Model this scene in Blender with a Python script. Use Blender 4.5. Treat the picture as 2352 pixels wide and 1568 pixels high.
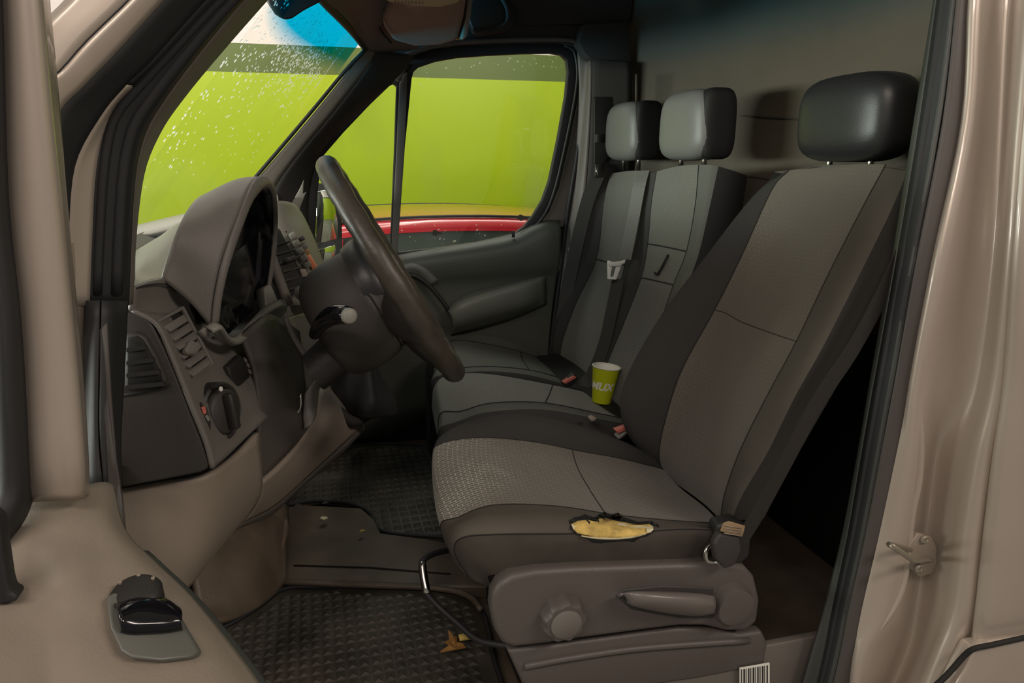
import bpy, bmesh, math, random
from mathutils import Vector, Matrix
from mathutils.bvhtree import BVHTree
random.seed(7)
for o in list(bpy.data.objects): bpy.data.objects.remove(o)
C = bpy.context.scene.collection
SC = bpy.context.scene
PI = math.pi

# ------------------------------------------------------------------ camera
F = 1650.0
YAW, PITCH = math.radians(15), math.radians(14)
CAM = Vector((0, 0, 1.10))
FW = Vector((math.sin(YAW)*math.cos(PITCH), math.cos(YAW)*math.cos(PITCH), -math.sin(PITCH)))
RT = Vector((math.cos(YAW), -math.sin(YAW), 0))
UP = RT.cross(FW)
cd = bpy.data.cameras.new('camera'); cam = bpy.data.objects.new('camera', cd); C.objects.link(cam)
cam.matrix_world = Matrix(((RT.x, UP.x, -FW.x, CAM.x), (RT.y, UP.y, -FW.y, CAM.y), (RT.z, UP.z, -FW.z, CAM.z), (0, 0, 0, 1)))
cd.sensor_width = 36; cd.lens = 36*F/2352; cd.clip_start = 0.02
SC.camera = cam

# ------------------------------------------------------------------ world, lights, exposure
w = bpy.data.worlds.new('world'); SC.world = w; w.use_nodes = True
w.node_tree.nodes['Background'].inputs[0].default_value = (0.95, 0.88, 0.84, 1)
w.node_tree.nodes['Background'].inputs[1].default_value = 0.17
def area(name, loc, target, sx, sy, power, col):
    l = bpy.data.lights.new(name, 'AREA'); l.shape = 'RECTANGLE'; l.size = sx; l.size_y = sy
    l.energy = power; l.color = col
    o = bpy.data.objects.new(name, l); C.objects.link(o); o.location = loc
    d = Vector(target)-Vector(loc)
    o.rotation_euler = d.to_track_quat('-Z', 'Y').to_euler()
    return o
WARM = (1.0, 0.86, 0.76); NEUT = (0.96, 1.0, 0.93)
area('strip_lamp_side', (-1.3, -1.5, 3.0), (0.5, 1.6, 0.4), 2.6, 0.3, 58, WARM)
area('strip_lamp_rear', (2.6, -1.3, 3.0), (1.6, 1.0, 0.5), 2.2, 0.3, 58, WARM)
area('fill_light_front', (-3.4, 1.9, 1.15), (0.6, 2.0, 1.0), 3.0, 0.4, 175, NEUT)  # unseen low fill, added to light the headrest fronts below the tint band
area('fill_light_rear_wall', (6.0, 2.0, 3.3), (9.0, 2.0, 0.8), 0.4, 4.0, 110, (1, .98, .92))  # unseen fill, added to brighten the rear wall for the wing mirror
area('strip_lamp_wall', (0.6, 4.3, 3.6), (0.4, 5.6, 0.6), 6.0, 0.3, 76, (1.0, 0.98, 0.9))
area('strip_lamp_car', (0.4, 3.5, 3.4), (0.6, 3.4, 0.0), 4.0, 0.25, 26, (1.0, 0.98, 0.92))
vs = SC.view_settings
vs.view_transform = 'Standard'; vs.look = 'None'; vs.gamma = 1; vs.use_curve_mapping = False
vs.exposure = 0.0

# ------------------------------------------------------------------ helpers
def ray(px, py):
    return FW + RT*((px-1176)/F) + UP*((784-py)/F)
def P(px, py, y):
    d = ray(px, py); return CAM + d*((y-CAM.y)/d.y)
def PZ(px, py, z):
    d = ray(px, py); return CAM + d*((z-CAM.z)/d.z)
def PXX(px, py, x):
    d = ray(px, py); return CAM + d*((x-CAM.x)/d.x)
def PL(pts, y=None):
    return [P(p[0], p[1], p[2] if len(p) > 2 else y) for p in pts]

def bvh(*objs):
    vs_ = []; fs = []
    for o in objs:
        off = o.parent.location if (o.parent and o.parent.type == 'EMPTY') else Vector((0, 0, 0)); b = len(vs_)
        vs_ += [v.co.copy() for v in o.data.vertices]
        fs += [tuple(b+i for i in p.vertices) for p in o.data.polygons]
    return BVHTree.FromPolygons(vs_, fs)
def onto(tree, px, py, lift=0.0, dflt=1.0):
    # the point of a surface seen through a pixel, lifted off it towards the open door
    d = ray(px, py).normalized(); h = tree.ray_cast(CAM, d)
    return (h[0]-d*lift) if h[0] is not None else P(px, py, dflt)

def link(name, me, mat=None, parent=None):
    o = bpy.data.objects.new(name, me); C.objects.link(o)
    if mat:
        for m in (mat if isinstance(mat, (list, tuple)) else [mat]): me.materials.append(m)
    if parent is not None:
        o.parent = parent
        if parent.type == 'EMPTY': o.location = -parent.location
    return o
def thing(name, label, cat, loc, group=None):
    o = bpy.data.objects.new(name, None); C.objects.link(o); o.location = loc; o.empty_display_size = .05
    o['label'] = label; o['category'] = cat
    if group: o['group'] = group
    return o
def tag(o, label=None, cat=None, group=None, kind=None):
    if label: o['label'] = label
    if cat: o['category'] = cat
    if group: o['group'] = group
    if kind: o['kind'] = kind
    return o
def struct(name, loc=(0, 0, 0)):
    o = bpy.data.objects.new(name, None); C.objects.link(o); o.location = loc; o.empty_display_size = .05
    o['kind'] = 'structure'; return o

def mesh(name, verts, faces, smooth=False, uvs=None):
    me = bpy.data.meshes.new(name); me.from_pydata([tuple(v) for v in verts], [], faces); me.update()
    if smooth:
        for p in me.polygons: p.use_smooth = True
    if uvs:
        ul = me.uv_layers.new(name='UVMap')
        for l in me.loops: ul.data[l.index].uv = uvs[l.vertex_index]
    return me
def cr(p0, p1, p2, p3, t):
    return 0.5*((2*p1)+(p2-p0)*t+(2*p0-5*p1+4*p2-p3)*t*t+(3*p1-p0-3*p2+p3)*t*t*t)
def spline(pts, n, closed=False):
    pts = [Vector(p) for p in pts]; N = len(pts); out = []
    segs = N if closed else N-1
    for i in range(segs):
        if closed: a, b, c, d = pts[(i-1) % N], pts[i], pts[(i+1) % N], pts[(i+2) % N]
        else: a, b, c, d = pts[max(i-1, 0)], pts[i], pts[i+1], pts[min(i+2, N-1)]
        if not closed:
            if i == 0: a = b*2-c
            if i == N-2: d = c*2-b
        for k in range(n): out.append(cr(a, b, c, d, k/n))
    if not closed: out.append(pts[-1].copy())
    return out
def dense(grid, nu, nv, closed=False):
    """grid[row][col]; nu subdivisions along a row, nv between rows"""
    rows = [spline(r, nu, closed) for r in grid]
    cols = [spline([r[j] for r in rows], nv) for j in range(len(rows[0]))]
    return [[cols[j][i] for j in range(len(cols))] for i in range(len(cols[0]))]
def sheet(name, D, mat, parent=None, c0=0, c1=None, thick=0.0, closed=False, cap=False, off=-1):
    if c1 is None: c1 = len(D[0])-1
    R = [r[c0:c1+1] for r in D]; n = len(R[0]); m = len(R)
    vs_ = [v for r in R for v in r]; fs = []
    for i in range(m-1):
        for j in range(n-1 if not closed else n):
            j2 = (j+1) % n
            fs.append((i*n+j, i*n+j2, (i+1)*n+j2, (i+1)*n+j))
    if cap:
        fs.append(tuple(range(n))[::-1]); fs.append(tuple((m-1)*n+j for j in range(n)))
    us = []
    accv = [0.0]*n
    mid = m//2
    ur = [0.0]
    for j in range(1, n): ur.append(ur[-1]+(R[mid][j]-R[mid][j-1]).length)
    mc = n//2; vr = [0.0]
    for i in range(1, m): vr.append(vr[-1]+(R[i][mc]-R[i-1][mc]).length)
    for i in range(m):
        for j in range(n): us.append((ur[j], vr[i]))
    me = mesh(name, vs_, fs, True, us)
    o = link(name, me, mat, parent)
    if thick:
        md = o.modifiers.new('solid', 'SOLIDIFY'); md.thickness = thick; md.offset = off
    return o
def bevel(o, w_=0.004, seg=2):
    m = o.modifiers.new('bevel', 'BEVEL'); m.width = w_; m.segments = seg; m.limit_method = 'ANGLE'; m.angle_limit = math.radians(35)
    for p in o.data.polygons: p.use_smooth = True
    m.harden_normals = False
    return o
def prism(name, pts, d, mat, parent=None, bev=0.004, seg=2, smooth_n=0):
    """pts: world polygon; extruded by vector d"""
    if smooth_n: pts = spline(pts, smooth_n, True)
    d = Vector(d); n = len(pts)
    nor = Vector((0, 0, 0))
    for i in range(n): nor += Vector(pts[i]).cross(Vector(pts[(i+1) % n]))
    if nor.dot(d) > 0: pts = list(reversed(pts))
    vs_ = [Vector(p) for p in pts]+[Vector(p)+d for p in pts]
    fs = [tuple(range(n)), tuple(range(2*n-1, n-1, -1))]
    for i in range(n):
        j = (i+1) % n; fs.append((j, i, n+i, n+j))
    me = mesh(name, vs_, fs)
    o = link(name, me, mat, parent)
    if bev: bevel(o, bev, seg)
    return o
def ringp(name, inner, outer, d, mat, parent=None, closed=True, bev=0.0):
    """frame between two polylines of the same length, extruded by d"""
    n = len(inner); d = Vector(d)
    vs_ = [Vector(p) for p in inner]+[Vector(p) for p in outer]+[Vector(p)+d for p in inner]+[Vector(p)+d for p in outer]
    fs = []
    for i in range(n if closed else n-1):
        j = (i+1) % n
        fs += [(i, j, n+j, n+i), (2*n+i, 3*n+i, 3*n+j, 2*n+j), (i, 2*n+i, 2*n+j, j), (n+i, n+j, 3*n+j, 3*n+i)]
    if not closed:
        fs += [(0, n, 3*n, 2*n), (n-1, 3*n-1, 4*n-1, 2*n-1)]
    me = mesh(name, vs_, fs)
    bm = bmesh.new(); bm.from_mesh(me); bmesh.ops.recalc_face_normals(bm, faces=bm.faces); bm.to_mesh(me); bm.free()
    o = link(name, me, mat, parent)
    if bev: bevel(o, bev)
    return o
def tube(name, pts, r, mat, parent=None, n=10, closed=False, sub=0, flat=None):
    """swept tube; r float or list; flat=(a,b) elliptical scale"""
    pts = [Vector(p) for p in pts]
    rs = r if isinstance(r, (list, tuple)) else [r]*len(pts)
    if sub:
        rv = spline([Vector((x, 0, 0)) for x in rs], sub, closed); pts = spline(pts, sub, closed); rs = [v.x for v in rv]
    N = len(pts); vs_ = []; fs = []
    t0 = (pts[1]-pts[0]).normalized()
    ref = Vector((0, 1, 0)) if abs(t0.y) < .9 else Vector((0, 0, 1))
    for i in range(N):
        a = pts[(i-1) % N] if (closed or i > 0) else pts[0]
        b = pts[(i+1) % N] if (closed or i < N-1) else pts[-1]
        t = (b-a).normalized()
        u = (ref-t*ref.dot(t)).normalized(); v = t.cross(u); ref = u
        fa, fb = flat if flat else (1, 1)
        for k in range(n):
            an = 2*PI*k/n
            vs_.append(pts[i]+u*math.cos(an)*rs[i]*fa+v*math.sin(an)*rs[i]*fb)
    for i in range(N if closed else N-1):
        i2 = (i+1) % N
        for k in range(n):
            k2 = (k+1) % n
            fs.append((i*n+k, i2*n+k, i2*n+k2, i*n+k2))
    if not closed:
        fs.append(tuple(range(n))); fs.append(tuple((N-1)*n+k for k in range(n-1, -1, -1)))
    me = mesh(name, vs_, fs, True)
    bm = bmesh.new(); bm.from_mesh(me); bmesh.ops.recalc_face_normals(bm, faces=bm.faces); bm.to_mesh(me); bm.free()
    return link(name, me, mat, parent)
def bands(name, pts, w_, nvec, mat, parent=None, th=0.002, sub=4):
    """flat strap along pts; w_ width; nvec: strap normal"""
    pts = spline(pts, sub); nv = Vector(nvec).normalized(); N = len(pts); vs_ = []; fs = []
    ws = w_ if isinstance(w_, (list, tuple)) else [w_]*2
    for i in range(N):
        a = pts[max(i-1, 0)]; b = pts[min(i+1, N-1)]; t = (b-a).normalized(); s = t.cross(nv).normalized(); nn = s.cross(t).normalized()
        ww = (ws[0]+(ws[-1]-ws[0])*i/(N-1))/2
        for sx, sn in ((-1, -1), (1, -1), (1, 1), (-1, 1)): vs_.append(pts[i]+s*ww*sx+nn*th*sn)
    for i in range(N-1):
        for k in range(4):
            k2 = (k+1) % 4; fs.append((i*4+k, i*4+k2, i*4+4+k2, i*4+4+k))
    fs += [(3, 2, 1, 0), (N*4-4, N*4-3, N*4-2, N*4-1)]
    me = mesh(name, vs_, fs)
    bm = bmesh.new(); bm.from_mesh(me); bmesh.ops.recalc_face_normals(bm, faces=bm.faces); bm.to_mesh(me); bm.free()
    return link(name, me, mat, parent)
def boxm(name, c, s, mat, parent=None, bev=0.003, seg=2, R=None):
    vs_ = []
    for z in (-.5, .5):
        for x, y in ((-.5, -.5), (.5, -.5), (.5, .5), (-.5, .5)):
            v = Vector((x*s[0], y*s[1], z*s[2]))
            if R: v = R @ v
            vs_.append(v+Vector(c))
    fs = [(3, 2, 1, 0), (4, 5, 6, 7), (0, 1, 5, 4), (1, 2, 6, 5), (2, 3, 7, 6), (3, 0, 4, 7)]
    o = link(name, mesh(name, vs_, fs), mat, parent)
    if bev: bevel(o, bev, seg)
    return o
def lathe(name, prof, c, axis, mat, parent=None, n=28, mod=None):
    """prof: list of (r, h) along axis"""
    ax = Vector(axis).normalized(); u = ax.orthogonal().normalized(); v = ax.cross(u); vs_ = []; fs = []
    for r, h in prof:
        for k in range(n):
            an = 2*PI*k/n; rr = r*(mod(an) if mod else 1)
            vs_.append(Vector(c)+ax*h+u*rr*math.cos(an)+v*rr*math.sin(an))
    for i in range(len(prof)-1):
        for k in range(n):
            k2 = (k+1) % n; fs.append((i*n+k, i*n+k2, (i+1)*n+k2, (i+1)*n+k))
    if prof[0][0] > 1e-5: fs.append(tuple(range(n-1, -1, -1)))
    if prof[-1][0] > 1e-5: fs.append(tuple((len(prof)-1)*n+k for k in range(n)))
    me = mesh(name, vs_, fs, True)
    bm = bmesh.new(); bm.from_mesh(me); bmesh.ops.remove_doubles(bm, verts=bm.verts, dist=1e-6); bmesh.ops.recalc_face_normals(bm, faces=bm.faces); bm.to_mesh(me); bm.free()
    o = link(name, me, mat, parent)
    try: me.set_sharp_from_angle(angle=math.radians(50))
    except Exception: pass
    return o
def rbox(name, x0, x1, y0, y1, z0, z1, mat, parent=None, p=4, taper=None, n=26, shear=0.0):
    """superellipsoid-like rounded block"""
    cx, cy, cz = (x0+x1)/2, (y0+y1)/2, (z0+z1)/2; hx, hy, hz = (x1-x0)/2, (y1-y0)/2, (z1-z0)/2
    bm = bmesh.new(); bmesh.ops.create_cube(bm, size=2)
    bmesh.ops.subdivide_edges(bm, edges=bm.edges[:], cuts=9, use_grid_fill=True)
    for v in bm.verts:
        c = v.co; m = (abs(c.x)**p+abs(c.y)**p+abs(c.z)**p)**(1/p); c = c/m
        sx = 1.0
        if taper: sy = 1+taper*c.z
        else: sy = 1
        v.co = Vector((cx+c.x*hx+shear*c.z*hz, cy+c.y*hy*sy, cz+c.z*hz))
    for f in bm.faces: f.smooth = True
    me = bpy.data.meshes.new(name); bm.to_mesh(me); bm.free()
    return link(name, me, mat, parent)

# ------------------------------------------------------------------ materials
def mat(name, col, rough=0.6, metal=0.0, bump=0.0, bscale=300, spec=0.5, var=0.0, vscale=6, coat=0.0, col2=None, emit=0):
    m = bpy.data.materials.new(name); m.use_nodes = True; nt = m.node_tree; b = nt.nodes['Principled BSDF']
    b.inputs['Roughness'].default_value = rough; b.inputs['Metallic'].default_value = metal
    b.inputs['Base Color'].default_value = (*col, 1); b.inputs['Specular IOR Level'].default_value = spec
    b.inputs['Coat Weight'].default_value = coat; b.inputs['Coat Roughness'].default_value = 0.08
    tc = nt.nodes.new('ShaderNodeTexCoord')
    if var:
        nz = nt.nodes.new('ShaderNodeTexNoise'); nz.inputs['Scale'].default_value = vscale; nz.inputs['Detail'].default_value = 4
        nt.links.new(tc.outputs['Object'], nz.inputs['Vector'])
        cr_ = nt.nodes.new('ShaderNodeValToRGB'); cr_.color_ramp.elements[0].position = .35; cr_.color_ramp.elements[1].position = .65
        c2 = col2 or tuple(c*(1+var) for c in col)
        cr_.color_ramp.elements[0].color = (*[c*(1-var) for c in col], 1); cr_.color_ramp.elements[1].color = (*c2, 1)
        nt.links.new(nz.outputs['Fac'], cr_.inputs['Fac']); nt.links.new(cr_.outputs['Color'], b.inputs['Base Color'])
    if bump:
        nb = nt.nodes.new('ShaderNodeTexNoise'); nb.inputs['Scale'].default_value = bscale; nb.inputs['Detail'].default_value = 2
        nt.links.new(tc.outputs['Object'], nb.inputs['Vector'])
        bp = nt.nodes.new('ShaderNodeBump'); bp.inputs['Strength'].default_value = bump; bp.inputs['Distance'].default_value = .002
        nt.links.new(nb.outputs['Fac'], bp.inputs['Height']); nt.links.new(bp.outputs['Normal'], b.inputs['Normal'])
    if emit:
        b.inputs['Emission Color'].default_value = (*col, 1); b.inputs['Emission Strength'].default_value = emit
    return m
def fabric(name, col, hi, bs=1.0, fade=0.5, wear=None):
    """woven cloth with a small embossed brick-like zigzag, on UV in metres"""
    m = bpy.data.materials.new(name); m.use_nodes = True; nt = m.node_tree; b = nt.nodes['Principled BSDF']
    b.inputs['Roughness'].default_value = .75; b.inputs['Sheen Weight'].default_value = .15
    tc = nt.nodes.new('ShaderNodeTexCoord')
    mp = nt.nodes.new('ShaderNodeMapping'); mp.inputs['Rotation'].default_value = (0, 0, math.radians(90)); nt.links.new(tc.outputs['UV'], mp.inputs['Vector'])
    br = nt.nodes.new('ShaderNodeTexBrick'); br.inputs['Scale'].default_value = 1.0
    br.inputs['Brick Width'].default_value = .021; br.inputs['Row Height'].default_value = .0095; br.inputs['Mortar Size'].default_value = .0009; br.inputs['Mortar Smooth'].default_value = .4
    br.inputs['Color1'].default_value = (0, 0, 0, 1); br.inputs['Color2'].default_value = (0.1, .1, .1, 1); br.inputs['Mortar'].default_value = (1, 1, 1, 1)
    nt.links.new(mp.outputs['Vector'], br.inputs['Vector'])
    nz = nt.nodes.new('ShaderNodeTexNoise'); nz.inputs['Scale'].default_value = 5; nz.inputs['Detail'].default_value = 3; nt.links.new(tc.outputs['Object'], nz.inputs['Vector'])
    mr = nt.nodes.new('ShaderNodeMapRange'); mr.inputs['From Min'].default_value = .35; mr.inputs['From Max'].default_value = .65; mr.inputs['To Min'].default_value = fade*.35; mr.inputs['To Max'].default_value = fade
    nt.links.new(nz.outputs['Fac'], mr.inputs['Value'])
    mu = nt.nodes.new('ShaderNodeMath'); mu.operation = 'MULTIPLY'; nt.links.new(br.outputs['Color'], mu.inputs[0]); nt.links.new(mr.outputs['Result'], mu.inputs[1])
    if wear:   # the print is polished shiny by use only near the front edge
        sx = nt.nodes.new('ShaderNodeSeparateXYZ'); nt.links.new(tc.outputs['Object'], sx.inputs[0])
        wr_ = nt.nodes.new('ShaderNodeMapRange'); wr_.inputs['From Min'].default_value = wear[0]; wr_.inputs['From Max'].default_value = wear[1]; wr_.inputs['To Min'].default_value = 1; wr_.inputs['To Max'].default_value = .22
        nt.links.new(sx.outputs['X'], wr_.inputs['Value']); m2 = nt.nodes.new('ShaderNodeMath'); m2.operation = 'MULTIPLY'
        nt.links.new(mu.outputs[0], m2.inputs[0]); nt.links.new(wr_.outputs['Result'], m2.inputs[1]); mu = m2
    mx = nt.nodes.new('ShaderNodeMix'); mx.data_type = 'RGBA'; mx.inputs['A'].default_value = (*col, 1); mx.inputs['B'].default_value = (*hi, 1)
    nt.links.new(mu.outputs[0], mx.inputs['Factor']); nt.links.new(mx.outputs['Result'], b.inputs['Base Color'])
    bp = nt.nodes.new('ShaderNodeBump'); bp.inputs['Strength'].default_value = .5; bp.inputs['Distance'].default_value = .0015; nt.links.new(br.outputs['Color'], bp.inputs['Height'])
    nt.links.new(bp.outputs['Normal'], b.inputs['Normal'])
    return m
M = {}
M['paint'] = mat('beige_metallic_paint', (.46, .395, .335), .38, .35, coat=.5, var=.04, vscale=3)
M['paint_dirty'] = mat('dusty_beige_paint', (.30, .25, .205), .5, .3, coat=.2, var=.12, vscale=9)
M['rubber'] = mat('black_rubber', (.018, .019, .021), .6, bump=.1, bscale=80)
M['rubber_grey'] = mat('grey_rubber', (.05, .055, .05), .45)
M['seal_brown'] = mat('brown_seal_lip', (.07, .06, .055), .5)
M['seatpanel'] = mat('seat_side_plastic', (.095, .082, .074), .45, bump=.25, bscale=500)
M['dark'] = mat('dark_grey_plastic', (.038, .034, .031), .55, bump=.25, bscale=500)
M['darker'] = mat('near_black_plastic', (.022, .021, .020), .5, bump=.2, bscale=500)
M['mid'] = mat('grey_plastic', (.155, .142, .127), .5, bump=.25, bscale=500)
M['light'] = mat('grey_green_plastic', (.22, .215, .185), .5, bump=.15, bscale=500)
M['beige'] = mat('beige_plastic', (.27, .225, .18), .5, bump=.2, bscale=500)
M['trim'] = mat('taupe_trim', (.13, .115, .10), .6, bump=.25, bscale=400)
M['pillar'] = mat('taupe_pillar_trim', (.20, .18, .155), .6, bump=.25, bscale=400)
M['doorpanel'] = mat('grey_green_door_panel', (.075, .08, .066), .5, bump=.25, bscale=500)
M['doorarm'] = mat('grey_green_armrest', (.15, .16, .135), .5, bump=.2, bscale=500)
M['doortrim'] = mat('beige_door_trim', (.25, .212, .17), .75, bump=.2, bscale=350, var=.05, vscale=8)
M['liner'] = mat('dark_headliner', (.05, .047, .045), .85, bump=.3, bscale=700)
M['linerbrown'] = mat('brown_headliner', (.36, .22, .17), .8, bump=.3, bscale=700)  # brown raised to stand in for warm light reflected onto the console
M['partition'] = mat('brown_grey_partition', (.082, .069, .049), .7, bump=.1, var=.12, vscale=2.5)
M['floorplastic'] = mat('dusty_floor_plastic', (.115, .088, .062), .5, bump=.2, bscale=200, var=.2, vscale=10)
M['mat'] = mat('rubber_floor_mat', (.075, .066, .050), .55, bump=.15, var=.45, vscale=5)
M['black'] = mat('black_gloss', (.006, .006, .008), .12)
M['soft'] = mat('black_vinyl', (.02, .021, .022), .4, bump=.1)
M['leather'] = mat('worn_wheel_leather', (.045, .038, .029), .42, bump=.5, bscale=55, var=.3, vscale=14)
M['headrest'] = mat('grey_vinyl', (.15, .155, .145), .45, bump=.1, bscale=600)
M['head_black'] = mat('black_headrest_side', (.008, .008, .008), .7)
M['fab'] = fabric('grey_patterned_cloth', (.125, .110, .088), (.36, .34, .29), fade=.3)
M['fab_w'] = fabric('worn_patterned_cloth', (.125, .110, .088), (.66, .66, .57), fade=1.0, wear=(.27, .40))
M['fab_b'] = fabric('bench_patterned_cloth', (.115, .118, .10), (.28, .29, .25), fade=.35)
M['plain'] = mat('plain_grey_cloth', (.085, .075, .060), .8, bump=.3, bscale=900, var=.1, vscale=7)
M['plainb'] = mat('plain_green_grey_cloth', (.10, .105, .09), .8, bump=.3, bscale=900)
M['bolster'] = mat('charcoal_cloth', (.034, .033, .031), .8, bump=.3, bscale=900)
M['cushion_side'] = mat('shaded_brown_cloth', (.052, .044, .035), .85, bump=.3, bscale=700, var=.25, vscale=9)  # darker cloth colour: shading down the cushion side is painted in
M['bolster_side'] = mat('black_cloth', (.02, .018, .016), .85, bump=.3, bscale=900)
M['seam'] = mat('black_thread', (.012, .011, .01), .8)
M['chrome'] = mat('chrome', (.7, .68, .64), .22, 1.0)
M['steel'] = mat('dull_zinc', (.42, .38, .31), .35, .8)
M['red'] = mat('red_button', (.62, .17, .13), .4)
M['orange'] = mat('orange_button', (.75, .24, .12), .4)
M['white'] = mat('white_plastic', (.75, .74, .68), .4)
M['belt'] = mat('grey_webbing', (.045, .045, .04), .6, bump=.4, bscale=800)
M['belt_l'] = mat('worn_webbing', (.11, .11, .095), .5, bump=.4, bscale=800)
M['lime'] = mat('lime_paper', (.50, .56, .01), .45)
M['paperwhite'] = mat('white_paper', (.8, .8, .72), .6)
M['foam'] = mat('yellow_foam', (.62, .44, .13), .9, bump=1.0, bscale=120, var=.25, vscale=40)
M['foam_l'] = mat('cream_lining', (.72, .66, .45), .9, bump=.6, bscale=200)
M['leaf'] = mat('dry_leaf', (.40, .20, .05), .7, var=.3, vscale=40)
M['redcar'] = mat('red_car_paint', (.62, .015, .03), .25, 0.0, coat=1.0)
M['carglass'] = mat('dark_car_glass', (.07, .085, .07), .05, spec=.9)
M['tag'] = mat('tan_label', (.28, .19, .10), .7)
def wallmat():
    m = bpy.data.materials.new('garage_wall_paint'); m.use_nodes = True; nt = m.node_tree; b = nt.nodes['Principled BSDF']; b.inputs['Roughness'].default_value = .3
    tc = nt.nodes.new('ShaderNodeTexCoord'); sp = nt.nodes.new('ShaderNodeSeparateXYZ'); nt.links.new(tc.outputs['Object'], sp.inputs[0])
    r = nt.nodes.new('ShaderNodeValToRGB'); r.color_ramp.interpolation = 'CONSTANT'
    mr = nt.nodes.new('ShaderNodeMapRange'); mr.inputs['From Min'].default_value = 0; mr.inputs['From Max'].default_value = 4
    nt.links.new(sp.outputs['Z'], mr.inputs['Value']); nt.links.new(mr.outputs['Result'], r.inputs['Fac'])
    e = r.color_ramp.elements; e[0].position = 0; e[0].color = (.41, .545, .010, 1); e[1].position = 1.735/4; e[1].color = (.11, .155, .03, 1)
    k = e.new(1.945/4); k.color = (.82, .74, .70, 1)
    nt.links.new(r.outputs['Color'], b.inputs['Base Color']); return m
M['wall'] = wallmat()
M['concrete'] = mat('grey_concrete', (.25, .24, .22), .6, var=.15, vscale=1.5)
def glassmat(name, band):
    m = bpy.data.materials.new(name); m.use_nodes = True; nt = m.node_tree
    for n in list(nt.nodes): nt.nodes.remove(n)
    out = nt.nodes.new('ShaderNodeOutputMaterial'); tr = nt.nodes.new('ShaderNodeBsdfTransparent'); gl = nt.nodes.new('ShaderNodeBsdfGlossy')
    gl.inputs['Roughness'].default_value = .02; df = nt.nodes.new('ShaderNodeBsdfDiffuse'); df.inputs['Color'].default_value = (.6, .62, .6, 1)
    tr.inputs['Color'].default_value = (.93, .96, .93, 1)
    tc = nt.nodes.new('ShaderNodeTexCoord')
    nz = nt.nodes.new('ShaderNodeTexNoise'); nz.inputs['Scale'].default_value = 3.5; nz.inputs['Detail'].default_value = 3
    mp = nt.nodes.new('ShaderNodeMapping'); mp.inputs['Scale'].default_value = (1, 1, .35); nt.links.new(tc.outputs['Object'], mp.inputs['Vector']); nt.links.new(mp.outputs['Vector'], nz.inputs['Vector'])
    mr = nt.nodes.new('ShaderNodeMapRange'); mr.inputs['From Min'].default_value = .5; mr.inputs['From Max'].default_value = .75; mr.inputs['To Min'].default_value = .01; mr.inputs['To Max'].default_value = .12
    nt.links.new(nz.outputs['Fac'], mr.inputs['Value'])
    m1 = nt.nodes.new('ShaderNodeMixShader'); nt.links.new(mr.outputs['Result'], m1.inputs['Fac']); nt.links.new(tr.outputs[0], m1.inputs[1]); nt.links.new(df.outputs[0], m1.inputs[2])
    m2 = nt.nodes.new('ShaderNodeMixShader'); m2.inputs['Fac'].default_value = .04; nt.links.new(m1.outputs[0], m2.inputs[1]); nt.links.new(gl.outputs[0], m2.inputs[2])
    nt.links.new(m2.outputs[0], out.inputs['Surface'])
    if band:
        uv = nt.nodes.new('ShaderNodeTexCoord'); sp = nt.nodes.new('ShaderNodeSeparateXYZ'); nt.links.new(uv.outputs['Object'], sp.inputs[0])
        # shade band: a blue strip following the upper edge of the screen, dipping towards the far side
        ma = nt.nodes.new('ShaderNodeMath'); ma.operation = 'MULTIPLY'; ma.inputs[1].default_value = band[1]; nt.links.new(sp.outputs['Y'], ma.inputs[0])
        ad = nt.nodes.new('ShaderNodeMath'); ad.operation = 'ADD'; nt.links.new(sp.outputs['Z'], ad.inputs[0]); nt.links.new(ma.outputs[0], ad.inputs[1])
        r2 = nt.nodes.new('ShaderNodeMapRange'); r2.inputs['From Min'].default_value = band[0]; r2.inputs['From Max'].default_value = band[0]+band[2]; nt.links.new(ad.outputs[0], r2.inputs['Value'])
        mx = nt.nodes.new('ShaderNodeMix'); mx.data_type = 'RGBA'; mx.inputs['A'].default_value = (.93, .96, .93, 1); mx.inputs['B'].default_value = (.0, .46, .80, 1)
        nt.links.new(r2.outputs['Result'], mx.inputs['Factor']); nt.links.new(mx.outputs['Result'], tr.inputs['Color'])
    return m
M['glass'] = glassmat('side_glass', None)
M['windshield'] = glassmat('windshield_glass', (1.325, -.025, .045))
def dropmat():
    m = bpy.data.materials.new('water_drop'); m.use_nodes = True; nt = m.node_tree
    for n in list(nt.nodes): nt.nodes.remove(n)
    out = nt.nodes.new('ShaderNodeOutputMaterial'); t = nt.nodes.new('ShaderNodeBsdfTranslucent'); t.inputs['Color'].default_value = (1, 1, 1, 1)
    g = nt.nodes.new('ShaderNodeBsdfTransparent'); mx = nt.nodes.new('ShaderNodeMixShader'); mx.inputs['Fac'].default_value = .35
    nt.links.new(t.outputs[0], mx.inputs[1]); nt.links.new(g.outputs[0], mx.inputs[2]); nt.links.new(mx.outputs[0], out.inputs['Surface']); return m
M['drop'] = dropmat()
M['mirror'] = mat('mirror_face', (.9, .9, .9), .02, 1.0)

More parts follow.
